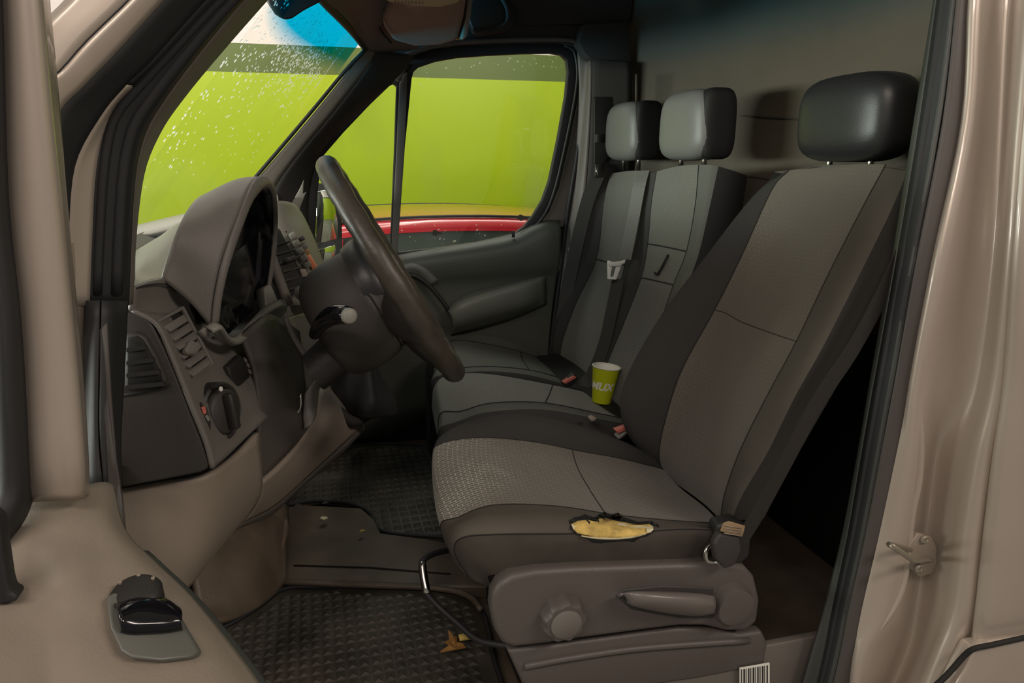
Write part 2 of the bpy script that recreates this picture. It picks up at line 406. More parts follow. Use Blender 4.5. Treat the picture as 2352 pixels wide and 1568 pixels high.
# ================================================================== garage outside
def plane(name, pts, m, parent=None):
    o = link(name, mesh(name, pts, [tuple(range(len(pts)))]), m, parent); return o
GZ = -0.62
o = boxm('wall_garage', (1, 6.1, 1.45), (16, .2, 4.2), M['wall'], bev=0); o.location = (0, 0, 0); tag(o, kind='structure')
o = boxm('floor_garage', (1, 1.5, GZ-.05), (16, 10, .1), M['concrete'], bev=0); tag(o, kind='structure')
o = boxm('wall_garage_front', (-6, 1.5, 1.45), (.2, 9.2, 4.2), M['wall'], bev=0); tag(o, kind='structure')
o = boxm('wall_garage_rear', (9, 1.5, 1.45), (.2, 9.2, 4.2), M['wall'], bev=0); tag(o, kind='structure')
o = boxm('ceiling_garage', (1, 1.5, 4.6), (16, 10, .1), mat('pale_ceiling', (.6, .57, .54), .8), bev=0); tag(o, kind='structure')

# ------------------------------------------------------------------ red car outside the passenger window
car = thing('car', 'red hatchback parked beyond the passenger window, only its roof and side glass showing', 'car', (.7, 4.2, GZ))
def carx(px): return P(px, 500, 3.75).x
# body lower shell as a loft along X
def carsec(x, w2, zb, zt, crown):
    ys = [-1, -1.02, -1.0, -.9, -.5, 0, .5, .9, 1.0, 1.02, 1]
    zs = [zb, zb+.25*(zt-zb), zb+.75*(zt-zb), zt, zt+crown, zt+crown*1.2, zt+crown, zt, zb+.75*(zt-zb), zb+.25*(zt-zb), zb]
    return [Vector((x, 4.4+a*w2, z)) for a, z in zip(ys, zs)]
secs = [carsec(-1.55, .7, GZ+.3, GZ+.62, .02), carsec(-1.4, .82, GZ+.2, GZ+.75, .03), carsec(-.7, .85, GZ+.18, GZ+.92, .04), carsec(0, .86, GZ+.18, GZ+.98, .03),
        carsec(1.2, .86, GZ+.18, GZ+1.0, .03), carsec(2.2, .84, GZ+.2, GZ+1.02, .02), carsec(2.5, .75, GZ+.3, GZ+.9, .02)]
sheet('body', dense(secs, 3, 4), M['redcar'], car)
# roof: crowned shell
roof_c = []
for x, z, wd in ((-.45, GZ+1.22, .52), (-.15, GZ+1.385, .56), (.2, GZ+1.44, .58), (.7, GZ+1.455, .58), (1.2, GZ+1.435, .57), (1.7, GZ+1.38, .54), (2.15, GZ+1.27, .5)):
    roof_c.append([Vector((x, 4.4+a*wd, z-dz)) for a, dz in ((-1.12, .085), (-1.08, .045), (-.95, .012), (-.5, -.005), (0, -.01), (.5, -.005), (.95, .012), (1.08, .045), (1.12, .085))])
sheet('roof', dense(roof_c, 4, 4), M['redcar'], car)
gl = []
for x, z, wd in ((-.75, GZ+1.05, .52), (-.15, GZ+1.38, .56), (.2, GZ+1.43, .58), (.7, GZ+1.44, .58), (1.2, GZ+1.42, .57), (1.7, GZ+1.37, .54), (2.3, GZ+1.1, .5)):
    gl.append([Vector((x, 4.4-wd*1.1, z-.07)), Vector((x, 4.4-.70, (z+GZ+.95)/2)), Vector((x, 4.4-.80, GZ+.95))])
sheet('side_glass', dense(gl, 2, 4), M['carglass'], car)
gl2 = [[Vector((p.x, 8.8-p.y, p.z)) for p in r] for r in gl]
sheet('side_glass', dense(gl2, 2, 4), M['carglass'], car)
sheet('windscreen', dense([[Vector((-.45, 4.4+a*.56, GZ+1.2)), Vector((-.85, 4.4+a*.66, GZ+.97))] for a in (-1, 0, 1)], 2, 3), M['carglass'], car)
for sy in (-1, 1):
    tube('roof_strip', [Vector((x, 4.4+sy*wd*1.02, z-.012)) for x, z, wd in ((-.15, GZ+1.385, .56), (.2, GZ+1.44, .58), (.7, GZ+1.455, .58), (1.2, GZ+1.435, .57), (1.7, GZ+1.38, .54))], .008, M['rubber'], car, n=6, sub=3)
    for x in (-.95, 1.75):
        lathe('wheel', [(.05, -.09), (.27, -.09), (.31, -.06), (.31, .06), (.27, .09), (.05, .09)], (x, 4.4+sy*.78, GZ+.31), (0, 1, 0), M['rubber'], car)
for x in (.1, 1.0):
    tube('window_pillar', [Vector((x, 4.4-.655, GZ+1.34)), Vector((x-.04, 4.4-.81, GZ+.95))], .022, M['redcar'], car, n=6)

# ================================================================== van cab shell
# floor of the cab
fl = struct('floor')
boxm('floor_pan', (.35, 1.9, -.04), (2.2, 1.9, .06), M['floorplastic'], fl, bev=.0)
# middle raised strip between the two mats
st = [PZ(x, y, .03) for x, y in ((600, 1170), (700, 1158), (830, 1165), (860, 1190), (875, 1222), (1010, 1240), (1160, 1260), (1160, 1345), (1050, 1345), (640, 1330), (560, 1290))]
prism('floor_ridge', st, (0, 0, -.04), M['floorplastic'], fl, bev=.008, seg=3)
for a in (((760, 1330), (640, 1322)), ((680, 1298), (1040, 1312)), ((720, 1235), (1040, 1250))):
    pass
tube('ridge_groove', [PZ(675, 1298, .032), PZ(850, 1303, .032), PZ(1035, 1318, .032)], .0022, M['seam'], fl, n=6)
tube('ridge_edge', [PZ(625, 1335, .028), PZ(800, 1342, .028), PZ(1000, 1350, .028), PZ(1075, 1368, .028), PZ(1105, 1400, .028)], .008, M['floorplastic'], fl, n=8, sub=3)
# wheel arch kick moulding below the dash
ka = [[P(430, 1290, 1.30), P(470, 1230, 1.36), P(560, 1190, 1.5), P(640, 1150, 1.75)],
      [P(440, 1350, 1.27), P(500, 1300, 1.33), P(590, 1240, 1.45), P(655, 1180, 1.7)],
      [P(450, 1410, 1.24), P(530, 1380, 1.29), P(610, 1320, 1.42), P(650, 1230, 1.65)],
      [P(470, 1440, 1.20), P(540, 1422, 1.26), P(615, 1372, 1.40), P(650, 1335, 1.5)]]
sheet('kick_moulding', dense(ka, 5, 5), M['floorplastic'], fl, thick=.01)
tube('kick_rib', [P(650, 1185, 1.68), P(655, 1215, 1.62), P(640, 1270, 1.55), P(618, 1330, 1.45), P(612, 1365, 1.42)], .008, M['floorplastic'], fl, n=8, sub=3)
sheet('firewall_panel', dense([[Vector((-.62, y, z)) for y in (1.05, 1.8, 2.75)] for z in (-.05, .4, .8)], 2, 2), M['darker'], fl, thick=.01)
sheet('toe_board', dense([[Vector((x, y, z)) for y in (1.05, 1.8, 2.75)] for x, z in ((-.25, -.01), (-.42, .12), (-.62, .35))], 2, 3), M['darker'], fl, thick=.01)
# sill at the open side
prism('door_sill', [Vector((-.3, 1.02, -.02)), Vector((1.3, 1.02, -.02)), Vector((1.3, 1.02, -.5)), Vector((-.3, 1.02, -.5))], (0, .09, 0), M['paint_dirty'], fl, bev=.01)
prism('inner_sill', [Vector((.6, 1.12, .12)), Vector((1.3, 1.12, .12)), Vector((1.3, 1.12, -.1)), Vector((.6, 1.12, -.1))], (0, .02, 0), M['trim'], fl, bev=.004)

# ceiling
ce = struct('ceiling')
boxm('headliner', (.75, 1.9, 1.80), (1.5, 1.9, .03), M['liner'], ce, bev=0)
hd = [[P(835, 103, 2.56), P(812, 75, 2.38), P(785, 45, 2.15), P(742, 0, 1.90), P(690, -70, 1.6), P(640, -140, 1.3)],
      [P(862, 115, 2.60), P(835, 75, 2.42), P(805, 35, 2.2), P(765, -12, 1.92), P(720, -90, 1.6), P(680, -170, 1.3)],
      [P(905, 112, 2.62), P(875, 70, 2.45), P(845, 20, 2.22), P(810, -40, 1.95), P(760, -120, 1.65), P(720, -200, 1.35)],
      [P(960, 108, 2.64), P(930, 40, 2.5), P(900, -20, 2.3), P(870, -90, 2.0), P(820, -170, 1.7), P(790, -260, 1.4)]]
DH = dense(hd, 5, 5)
sheet('windshield_header', DH, M['trim'], ce, thick=.01)
tube('header_edge', [P(838, 108, 2.555), P(812, 75, 2.37), P(785, 45, 2.14), P(740, -2, 1.89), P(690, -70, 1.59)], .012, M['rubber'], ce, n=8, sub=3)
# grab recess over the passenger door
prism('grab_handle_recess', PL([(1075, 15), (1085, 65), (1100, 80), (1150, 75), (1182, 60), (1188, 30), (1175, 5), (1120, -20)], 2.60), (0, .05, 0), M['darker'], ce, bev=.006, smooth_n=3)
tube('grab_handle', PL([(1085, 70), (1105, 72), (1140, 68), (1165, 50), (1165, 20), (1150, -10)], 2.585), .008, M['liner'], ce, n=8, sub=4)

# overhead storage with reading lamp
oc = thing('overhead_console', 'brown overhead storage box with a cream reading lamp above the passenger door front', 'overhead console', P(960, 60, 2.3))
oc_f = PL([(868, 12, 2.32), (885, 62, 2.36), (905, 92, 2.40), (955, 106, 2.42), (1010, 104, 2.40), (1052, 92, 2.37), (1066, 40, 2.33), (1074, -20, 2.28), (1070, -70, 2.2), (960, -90, 2.2), (860, -60, 2.22)])
prism('flap', oc_f, (0.0, .12, .03), M['linerbrown'], oc, bev=.012, seg=3)
prism('side_cheek', PL([(1060, 88), (1070, 40), (1077, -30), (1090, -30), (1082, 30), (1074, 82), (1064, 92)], 2.34), (.0, .14, .02), M['beige'], oc, bev=.004)
lamp_lens = prism('lamp_lens', PL([(880, -20, 2.17), (890, 4, 2.2), (950, 14, 2.22), (1010, 17, 2.22), (1050, 8, 2.2), (1066, -10, 2.18), (1060, -60, 2.1), (900, -70, 2.1)]), (0, .05, .02), mat('cream_lens', (.62, .50, .30), .35), oc, bev=.006)
for k in range(9):
    x = 905+k*8
    prism('lens_rib', PL([(x, -30, 2.165), (x+3, -30, 2.165), (x+4, 9, 2.205), (x+1, 9, 2.205)]), (0, .01, 0), M['beige'], lamp_lens, bev=0)
boxm('latch', P(872, 17, 2.30), (.03, .015, .012), M['darker'], oc, bev=.003)
tube('seam_line', PL([(845, -20, 2.25), (855, 20, 2.32), (875, 70, 2.40), (898, 98, 2.44)]), .004, M['seam'], oc, n=6, sub=3)
ic = thing('sensor_housing', 'black rounded sensor housing on the windshield top behind the blue tint', 'sensor housing', P(670, 10, 1.75))
prism('housing', PL([(603, -20), (612, 8), (632, 38), (652, 51), (672, 47), (700, 28), (735, 10), (760, -30), (740, -90), (620, -90)], 1.78), (-.01, .07, .06), M['soft'], ic, bev=.01, seg=3)

# far side wall of the cab around the passenger door (pillar, roof rail)
wr = struct('wall_right')
YD = 2.66
# roof rail above the door
rail_in = [(845, 118), (900, 128), (935, 135), (985, 112), (1060, 102), (1180, 97), (1290, 97), (1322, 105), (1345, 130)]
rail_out = [(845, 95), (900, 70), (940, 20), (985, -50), (1060, -130), (1180, -150), (1290, -160), (1400, -170), (1500, -180)]
o = ringp('roof_rail', PL(rail_in, YD), PL(rail_out, YD), (0, .08, 0), M['liner'], wr, closed=False)
rail_lip = [(930, 128), (985, 108), (1060, 97), (1180, 91), (1290, 91), (1325, 98), (1350, 122)]
tube('rail_lip', PL(rail_lip, 2.65), .008, M['trim'], wr, n=8, sub=4)
# far A pillar trim
ap = [[(832, 118), (835, 105), (850, 100)], [(850, 112), (900, 118), (945, 120)]]
A = [PL([(838, 105, 2.56), (862, 112, 2.60), (905, 120, 2.63), (950, 125, 2.66)]),
     PL([(800, 160, 2.57), (832, 165, 2.585), (866, 170, 2.62), (915, 168, 2.68)]),
     PL([(728, 250, 2.58), (762, 256, 2.59), (792, 260, 2.63), (816, 256, 2.69)]),
     PL([(656, 335, 2.59), (690, 342, 2.60), (715, 348, 2.64), (732, 350, 2.70)]),
     PL([(584, 418, 2.60), (630, 428, 2.61), (680, 430, 2.65), (708, 435, 2.71)]),
     PL([(520, 500, 2.61), (600, 510, 2.62), (680, 515, 2.66), (704, 520, 2.71)]),
     PL([(460, 590, 2.62), (560, 600, 2.63), (670, 605, 2.67), (708, 610, 2.71)])]
DA = dense(A, 4, 4)
sheet('pillar_trim', DA, M['pillar'], wr, c0=0, c1=4, thick=.01)
sheet('pillar_trim_rear', DA, M['liner'], wr, c0=4, thick=.01)
tube('windshield_seal', PL([(842, 112, 2.55), (795, 160, 2.56), (722, 248, 2.57), (650, 333, 2.58), (578, 417, 2.59), (500, 510, 2.6)]), .006, M['rubber'], wr, n=8, sub=3)
prism('pillar_grip', PL([(668, 470), (690, 430), (698, 412), (696, 445), (704, 440), (690, 475), (684, 500)], 2.5), (0, .02, 0), M['light'], wr, bev=.003)
# far B pillar: lit edge, seal, dark cover
bp = [PL([(1326, 112, 2.68), (1352, 130, 2.66), (1362, 135, 2.62), (1395, 140, 2.60), (1450, 145, 2.58)]),
      PL([(1332, 230, 2.68), (1347, 235, 2.66), (1360, 238, 2.62), (1395, 240, 2.60), (1450, 240, 2.58)]),
      PL([(1322, 400, 2.69), (1332, 400, 2.67), (1350, 400, 2.63), (1395, 400, 2.61), (1450, 400, 2.6)]),
      PL([(1300, 540, 2.70), (1310, 540, 2.68), (1335, 540, 2.65), (1380, 540, 2.64), (1440, 540, 2.62)]),
      PL([(1280, 680, 2.71), (1290, 680, 2.69), (1315, 680, 2.67), (1360, 690, 2.66), (1430, 690, 2.64)]),
      PL([(1262, 820, 2.72), (1272, 820, 2.70), (1300, 830, 2.69), (1350, 840, 2.68), (1430, 850, 2.66)]),
      PL([(1240, 1000, 2.72), (1250, 1000, 2.70), (1290, 1000, 2.69), (1350, 1000, 2.68), (1430, 1000, 2.66)])]
DB = dense(bp, 4, 4)
sheet('pillar_edge', DB, M['mid'], wr, c0=0, c1=8, thick=.01)
sheet('pillar_cover', DB, M['liner'], wr, c0=8, thick=.01)
prism('upper_cover', PL([(1340, 55), (1445, 50), (1450, 150), (1362, 140), (1345, 125), (1330, 100)], 2.60), (0, .06, 0), M['liner'], wr, bev=.004)
prism('side_wall_top', PL([(1100, 60), (1445, 52), (1480, -190), (1060, -190), (1090, 20)], 2.64), (0, .05, 0), M['liner'], wr, bev=0)
prism('pillar_inset', PL([(1365, 222), (1425, 222), (1425, 330), (1365, 400)], 2.585), (0, .02, 0), M['darker'], wr, bev=.003)
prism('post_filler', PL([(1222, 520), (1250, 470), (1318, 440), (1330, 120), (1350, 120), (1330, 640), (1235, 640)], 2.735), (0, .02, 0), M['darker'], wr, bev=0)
boxm('coat_clip', P(1372, 318, 2.57), (.014, .02, .03), M['liner'], wr)
lathe('cover_screw', [(.009, 0), (.009, .004), (.006, .007), (0, .007)], P(1308, 573, 2.66), (0, -1, 0), M['light'], wr, n=12)
# side body below / behind (closes the cab)
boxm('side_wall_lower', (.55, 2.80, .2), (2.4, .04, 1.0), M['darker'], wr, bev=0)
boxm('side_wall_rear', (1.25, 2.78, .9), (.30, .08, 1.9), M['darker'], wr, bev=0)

# partition behind the seats
wb = struct('wall_back')
pts = [(1.36, 1.06), (1.36, 1.6), (1.36, 2.15), (1.30, 2.45), (1.19, 2.60), (1.15, 2.68)]
DPt = dense([[Vector((x+.05*max(0, z-1.2), y, z)) for x, y in pts] for z in (-.1, .5, 1.0, 1.4, 1.85)], 4, 3)
sheet('partition_panel', DPt[4:], M['partition'], wb, thick=.015)
sheet('partition_lower_shaded', DPt[:5], M['head_black'], wb, thick=.015)  # lower partition coloured black for the shade behind the seats
for z, z2 in ((1.02, 1.06), (1.19, 1.25)):
    tube('partition_crease', [Vector((1.352, 1.1, z)), Vector((1.352, 1.7, z+.015)), Vector((1.350, 2.2, z2))], .003, M['partition'], wb, n=6)
tube('partition_seam', [Vector((1.352, 1.62, .985)), Vector((1.352, 2.2, .99))], .002, M['seam'], wb, n=6)
tube('partition_bead', PL([(1462, 170, 2.5), (1462, 240, 2.5)]), .006, M['partition'], wb, n=8)

# near B pillar and body side (driver's side)
wl = struct('wall_left')
H = [  # y, then x of each contour (L0 light edge, L1 dark seal, L2 brown lip, L3 paint start, p1, p2 recess, p3, ridge, groove, panel)
 (-160, 2176, 2182, 2216, 2245, 2262, 2300, 2348, 2395, 2410, 2425, 2600),
 (0,   2152, 2158, 2195, 2225, 2240, 2275, 2325, 2372, 2388, 2402, 2600),
 (280, 2106, 2117, 2162, 2208, 2222, 2260, 2310, 2345, 2362, 2376, 2600),
 (600, 2054, 2064, 2102, 2140, 2160, 2215, 2285, 2318, 2338, 2352, 2600),
 (880, 2004, 2013, 2052, 2090, 2105, 2160, 2245, 2290, 2318, 2333, 2600),
 (1050, 1974, 1983, 2020, 2054, 2095, 2140, 2200, 2255, 2292, 2310, 2600),
 (1230, 1938, 1952, 1986, 2015, 2070, 2120, 2172, 2225, 2268, 2292, 2600),
 (1400, 1892, 1915, 1948, 1975, 2045, 2095, 2150, 2205, 2250, 2275, 2600),
 (1500, 1862, 1895, 1928, 1960, 1985, 2070, 2125, 2165, 2225, 2262, 2600),
 (1640, 1822, 1862, 1895, 1945, 1960, 2010, 2060, 2110, 2160, 2200, 2600)]
DY = [1.10, 1.085, 1.05, 1.045, 1.03, 1.045, 1.03, .975, .985, .955, .95]
def fix(r):
    y = r[0]; out = []
    for k, x in enumerate(r[1:]): out.append(P(x, y, DY[k]+.07*max(0, (600-y)/760)+(.035*min(1, max(0, (y-850)/120)) if k in (5,) else 0)))
    return out
DW = dense([fix(r) for r in H], 4, 5)
sheet('seal_lip', DW, M['rubber_grey'], wl, 0, 4, thick=.006)
sheet('door_seal', DW, M['rubber'], wl, 4, 8, thick=.006)
sheet('seal_flange', DW, M['seal_brown'], wl, 8, 12, thick=.006)
sheet('pillar_panel', DW, M['paint'], wl, 12, 40, thick=.006)
tube('seal_bulb', [DW[i][5]+Vector((0, -.004, 0)) for i in range(0, len(DW), 3)], .009, M['rubber'], wl, n=10)
tube('seal_bulb', [DW[i][7]+Vector((0, -.004, 0)) for i in range(0, len(DW), 3)], .006, M['rubber_grey'], wl, n=8)
sheet('body_side_panel', [[v, v+Vector((.8, -.01, 0)), v+Vector((2.6, -.01, 0))] for v in [r[-1] for r in DW]], M['paint'], wl, thick=.006)
boxm('cargo_roof', (2.7, 1.9, 1.86), (2.6, 1.8, .06), M['paint'], wl, bev=.02)
# inner face of the pillar and dark depth behind seat
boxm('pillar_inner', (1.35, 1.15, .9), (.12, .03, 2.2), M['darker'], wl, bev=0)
# lower corner: gap and outer panel
prism('sill_panel', PL([(2242, 1493), (2360, 1470), (3600, 1215), (3600, 1900), (2100, 1800), (2165, 1640)], .93), (0, .04, 0), M['paint'], wl, bev=.006)
tube('panel_gap', PL([(2120, 1600, .945), (2175, 1550, .94), (2215, 1505, .935), (2238, 1489, .925), (2280, 1480, .925), (2352, 1464, .925), (2500, 1432, .925)]), .0055, M['seam'], wl, n=8, sub=3)
sheet('corner_step', dense([PL([(2120, 1640, .975), (2190, 1545, .965), (2236, 1502, .955)]), PL([(2150, 1650, .95), (2210, 1560, .945), (2244, 1500, .94)])], 4, 2), M['paint'], wl, thick=.004)
# ribs pressed in the pillar
tube('pressed_rib', PL([(2104, 905, 1.035), (2112, 1000, 1.035), (2108, 1100, 1.035), (2092, 1180, 1.035), (2080, 1290, 1.035), (2062, 1370, 1.03), (2020, 1440, 1.03), (1985, 1480, 1.035)]), [.002, .008, .009, .009, .009, .009, .007, .003], M['paint'], wl, n=10, sub=5)
# door striker
sp = prism('striker_plate', PL([(2108, 1225), (2140, 1232), (2152, 1255), (2152, 1295), (2140, 1318), (2112, 1326), (2090, 1305), (2092, 1250)], 1.026), (0, .012, 0), M['paint_dirty'], wl, bev=.002)
for (x, y) in ((2122, 1238), (2108, 1305)):
    lathe('bolt', [(.009, 0), (.009, .003), (.006, .005), (.005, .002), (0, .002)], P(x, y, 1.024), (0, -1, 0), M['steel'], sp, n=14)
tube('striker_loop', [P(2138, 1285, 1.03), P(2125, 1284, 1.0), P(2100, 1287, .96), P(2085, 1278, .945), P(2062, 1262, .945), P(2042, 1250, .95), P(2060, 1254, .98), P(2090, 1262, 1.03)], .0052, M['steel'], sp, n=10, sub=3)
# roof rail of the near side and outer A-pillar lower body
boxm('near_roof_rail', (.55, 1.14, 1.83), (1.9, .14, .12), M['paint'], wl, bev=.02)

# near A pillar (paint, seals, inner trim)
tr = struct('trim_1')
AP = [ # columns: outer edge, groove, paint end, dark end, seal outer, seal mid, seal inner, trim inner(glass)
 PL([(250, -110, .96), (390, -100, .955), (460, -100, .965), (560, -100, 1.0), (600, -100, 1.02), (630, -100, 1.03), (655, -100, 1.06), (705, -110, 1.20)]),
 PL([(155, 0, .96), (300, 0, .955), (368, 0, .965), (462, 0, 1.0), (492, 0, 1.02), (520, 0, 1.03), (548, 0, 1.06), (604, 0, 1.20)]),
 PL([(98, 60, .96), (205, 92, .955), (262, 118, .965), (345, 130, 1.0), (378, 118, 1.02), (410, 125, 1.03), (440, 130, 1.06), (492, 128, 1.20)]),
 PL([(60, 130, .96), (150, 155, .955), (190, 192, .965), (285, 188, 1.0), (300, 195, 1.02), (335, 215, 1.03), (370, 225, 1.06), (415, 222, 1.20)]),
 PL([(40, 220, .96), (110, 205, .955), (128, 262, .965), (225, 262, 1.0), (245, 265, 1.02), (285, 285, 1.03), (327, 300, 1.06), (362, 300, 1.20)]),
 PL([(30, 360, .96), (100, 360, .955), (110, 370, .965), (165, 380, 1.0), (218, 385, 1.02), (262, 395, 1.03), (303, 400, 1.06), (323, 400, 1.20)]),
 PL([(30, 560, .96), (90, 560, .955), (110, 560, .965), (150, 560, 1.0), (208, 560, 1.02), (250, 560, 1.03), (293, 560, 1.06), (304, 560, 1.20)]),
 PL([(30, 700, .96), (90, 700, .955), (110, 700, .965), (150, 700, 1.0), (203, 700, 1.02), (245, 700, 1.03), (288, 700, 1.06), (302, 692, 1.20)])]
DN = dense(AP, 4, 5)
sheet('pillar_outer_panel', DN, M['paint'], tr, 0, 4, thick=.005)
sheet('pillar_inner_panel', DN, M['paint'], tr, 4, 8, thick=.005)
sheet('outer_seal', DN, M['rubber'], tr, 8, 12, thick=.005)
sheet('pillar_shoulder', DN[15:], M['paint'], tr, 12, 16, thick=.005)
sheet('shoulder_seal', DN[:16], M['rubber'], tr, 12, 16, thick=.005)
sheet('inner_seal', DN, M['rubber'], tr, 16, 24, thick=.005)
sheet('pillar_lining', DN, M['trim'], tr, 24, 28, thick=.005)
tube('gutter_line', [DN[i][4]+Vector((0, -.002, 0)) for i in range(0, 26, 2)], .0035, M['seam'], tr, n=6)
tube('seal_ridge', [DN[i][18]+Vector((0, -.004, 0)) for i in range(0, len(DN), 2)], .006, M['rubber'], tr, n=8)
tube('seal_ridge', [DN[i][22]+Vector((0, -.004, 0)) for i in range(0, len(DN), 2)], .008, M['rubber'], tr, n=8)
# seal running down past the dash end, tapering
lower = [PL([(203, 690, 1.02), (225, 690, 1.0), (255, 690, 1.01), (286, 690, 1.05)]),
         PL([(200, 850, 1.0), (222, 850, .98), (252, 850, .99), (278, 850, 1.04)]),
         PL([(197, 1000, .98), (222, 1000, .96), (250, 1000, .97), (270, 1000, 1.03)]),
         PL([(200, 1115, .95), (226, 1115, .94), (256, 1115, .96), (272, 1115, 1.02)])]
DL = dense(lower, 4, 4)
sheet('lower_seal', DL, M['rubber'], tr, 0, 5, thick=.005)
sheet('lower_seal_lip', DL, M['rubber'], tr, 5, thick=.005)
prism('seal_flap', PL([(222, 760, .99), (245, 740, .985), (254, 900, .97), (266, 1060, .95), (280, 1150, .93), (290, 1243, .92), (272, 1232, .92), (256, 1205, .93), (240, 1130, .95), (226, 1000, .965), (219, 880, .98)]), (0, .008, 0), M['seal_brown'], tr, bev=.003)
sheet('hinge_pillar', dense([PL([(110, 420, .985), (150, 430, 1.0), (214, 440, 1.03)]), PL([(110, 700, .985), (150, 700, 1.0), (210, 700, 1.03)]), PL([(110, 1000, .985), (150, 1000, 1.0), (205, 1000, 1.03)]), PL([(110, 1250, .985), (150, 1250, 1.0), (250, 1250, 1.03)])], 3, 3), M['paint_dirty'], tr, thick=.005)
prism('hinge_pillar_lower', PL([(100, 1100, 1.06), (250, 1100, 1.06), (262, 1400, 1.06), (262, 1800, 1.06), (0, 1800, 1.06)]), (0, .06, 0), M['paint_dirty'], tr, bev=0)

# ------------------------------------------------------------------ windshield
w1 = struct('window_1')
def wx(y, z):
    t = (y-1.2)/(2.6-1.2)
    base = (-.265+(.085)*t)+.80*(z-1.06)
    return base-.10*4*t*(1-t)*1.0
WG = [[Vector((wx(y, z), y, z)) for y in (1.17, 1.5, 1.9, 2.3, 2.63)] for z in (.70, .95, 1.2, 1.4, 1.62)]
DG = dense(WG, 4, 4)
gobj = sheet('glass_pane', DG, M['windshield'], w1)
# rain drops
def drops(name, fn, n, m, parent, rmin, rmax, nor):
    vs_ = []; fs = []
    N_ = Vector(nor).normalized(); u = N_.orthogonal().normalized(); v = N_.cross(u)
    for i in range(n):
        c, k = fn()
        if c is None: continue
        r = random.uniform(rmin, rmax)*k; b = len(vs_); sq = random.uniform(.8, 1.4)
        for a in range(6): vs_.append(c+u*r*sq*math.cos(a*PI/3)+v*r*math.sin(a*PI/3))
        for a in range(6): vs_.append(c+u*r*.6*sq*math.cos(a*PI/3)+v*r*.6*math.sin(a*PI/3)+N_*r*.4)
        for a in range(6): a2 = (a+1) % 6; fs.append((b+a, b+a2, b+6+a2, b+6+a))
        fs.append(tuple(b+6+a for a in range(6)))
    o = link(name, mesh(name, vs_, fs, True), m, parent); tag(o, kind='stuff'); return o
def ws_drop():
    r = random.random()
    if r < .55:
        y = random.gauss(2.28, .2); z = random.gauss(1.385, .04)
    elif r < .8:
        y = random.uniform(1.5, 2.5); z = random.gauss(1.36, .10)
    else:
        y = random.uniform(1.3, 2.5); z = random.uniform(1.05, 1.5)
    y = min(max(y, 1.25), 2.55); z = min(z, 1.58)
    return Vector((wx(y, z)-.003, y, z)), 1.0
drops('rain_drops', ws_drop, 1250, M['drop'], w1, .0010, .0046, (-1, 0, .8))
# cowl strip and hood seen through the base of the screen
sheet('cowl', dense([PL([(150, 566, 2.75), (300, 527, 2.75), (420, 498, 2.75), (640, 445, 2.75)]), PL([(150, 590, 2.3), (300, 552, 2.3), (420, 523, 2.3), (640, 470, 2.3)])], 3, 2), mat('cowl_grey', (.42, .40, .36), .5), w1, thick=.01)
tube('cowl_gasket', PL([(150, 596, 2.28), (300, 560, 2.28), (420, 530, 2.28), (640, 476, 2.28)]), .010, M['rubber'], w1, n=8)
tube('cowl_bead', PL([(150, 608, 2.24), (300, 572, 2.24), (420, 541, 2.24), (640, 490, 2.24)]), .004, M['light'], w1, n=8)
# ------------------------------------------------------------------ passenger door
d1 = struct('door_1')
YP = 2.70
gin = [(946, 180), (950, 165), (962, 154), (1000, 141), (1050, 132), (1120, 127), (1200, 123), (1265, 122), (1290, 126), (1302, 138), (1305, 165), (1300, 220), (1282, 320), (1262, 415), (1246, 460), (1225, 495), (1205, 520), (1180, 538), (1100, 556), (1000, 570), (914, 580), (916, 500), (930, 340)]
gout = [(926, 175), (928, 150), (945, 130), (995, 113), (1050, 106), (1120, 101), (1200, 98), (1285, 98), (1315, 106), (1330, 125), (1334, 165), (1328, 225), (1308, 325), (1284, 430), (1266, 475), (1245, 508), (1222, 530), (1185, 550), (1100, 570), (1000, 585), (896, 598), (900, 500), (914, 340)]
ringp('window_frame', PL(gin, YP), PL(gout, YP), (0, .03, 0), M['rubber'], d1, bev=.004)
tube('frame_bead', PL([(1296, 104), (1318, 118), (1326, 165), (1320, 225), (1300, 325), (1276, 428), (1252, 490), (1215, 535)], 2.69), .005, M['rubber_grey'], d1, n=8, sub=3)
prism('window_pane', PL([(940, 150), (1050, 120), (1300, 112), (1320, 165), (1295, 325), (1255, 475), (1200, 540), (905, 592), (920, 340)], 2.715), (0, .004, 0), M['glass'], d1, bev=0)
qin = [(911, 198), (904, 192), (896, 196), (850, 240), (790, 303), (745, 355), (736, 380), (729, 450), (724, 540), (730, 590), (760, 640), (893, 640), (898, 540), (906, 350)]
qout = [(922, 188), (910, 176), (890, 182), (838, 226), (775, 292), (728, 345), (716, 380), (708, 450), (704, 540), (708, 600), (740, 660), (905, 660), (908, 540), (916, 350)]
ringp('quarter_frame', PL(qin, YP), PL(qout, YP), (0, .03, 0), M['rubber'], d1, bev=.003)
prism('quarter_pane', PL([(915, 188), (895, 188), (735, 350), (712, 540), (725, 640), (900, 650)], 2.715), (0, .004, 0), M['glass'], d1, bev=0)
prism('frame_divider', PL([(918, 190), (926, 170), (936, 165), (930, 340), (912, 598), (898, 598), (908, 400)], 2.69), (0, .04, 0), M['mid'], d1, bev=.003)
prism('frame_corner', PL([(938, 150), (918, 188), (902, 180), (912, 160), (935, 145)], 2.69), (0, .04, 0), M['trim'], d1, bev=.003)
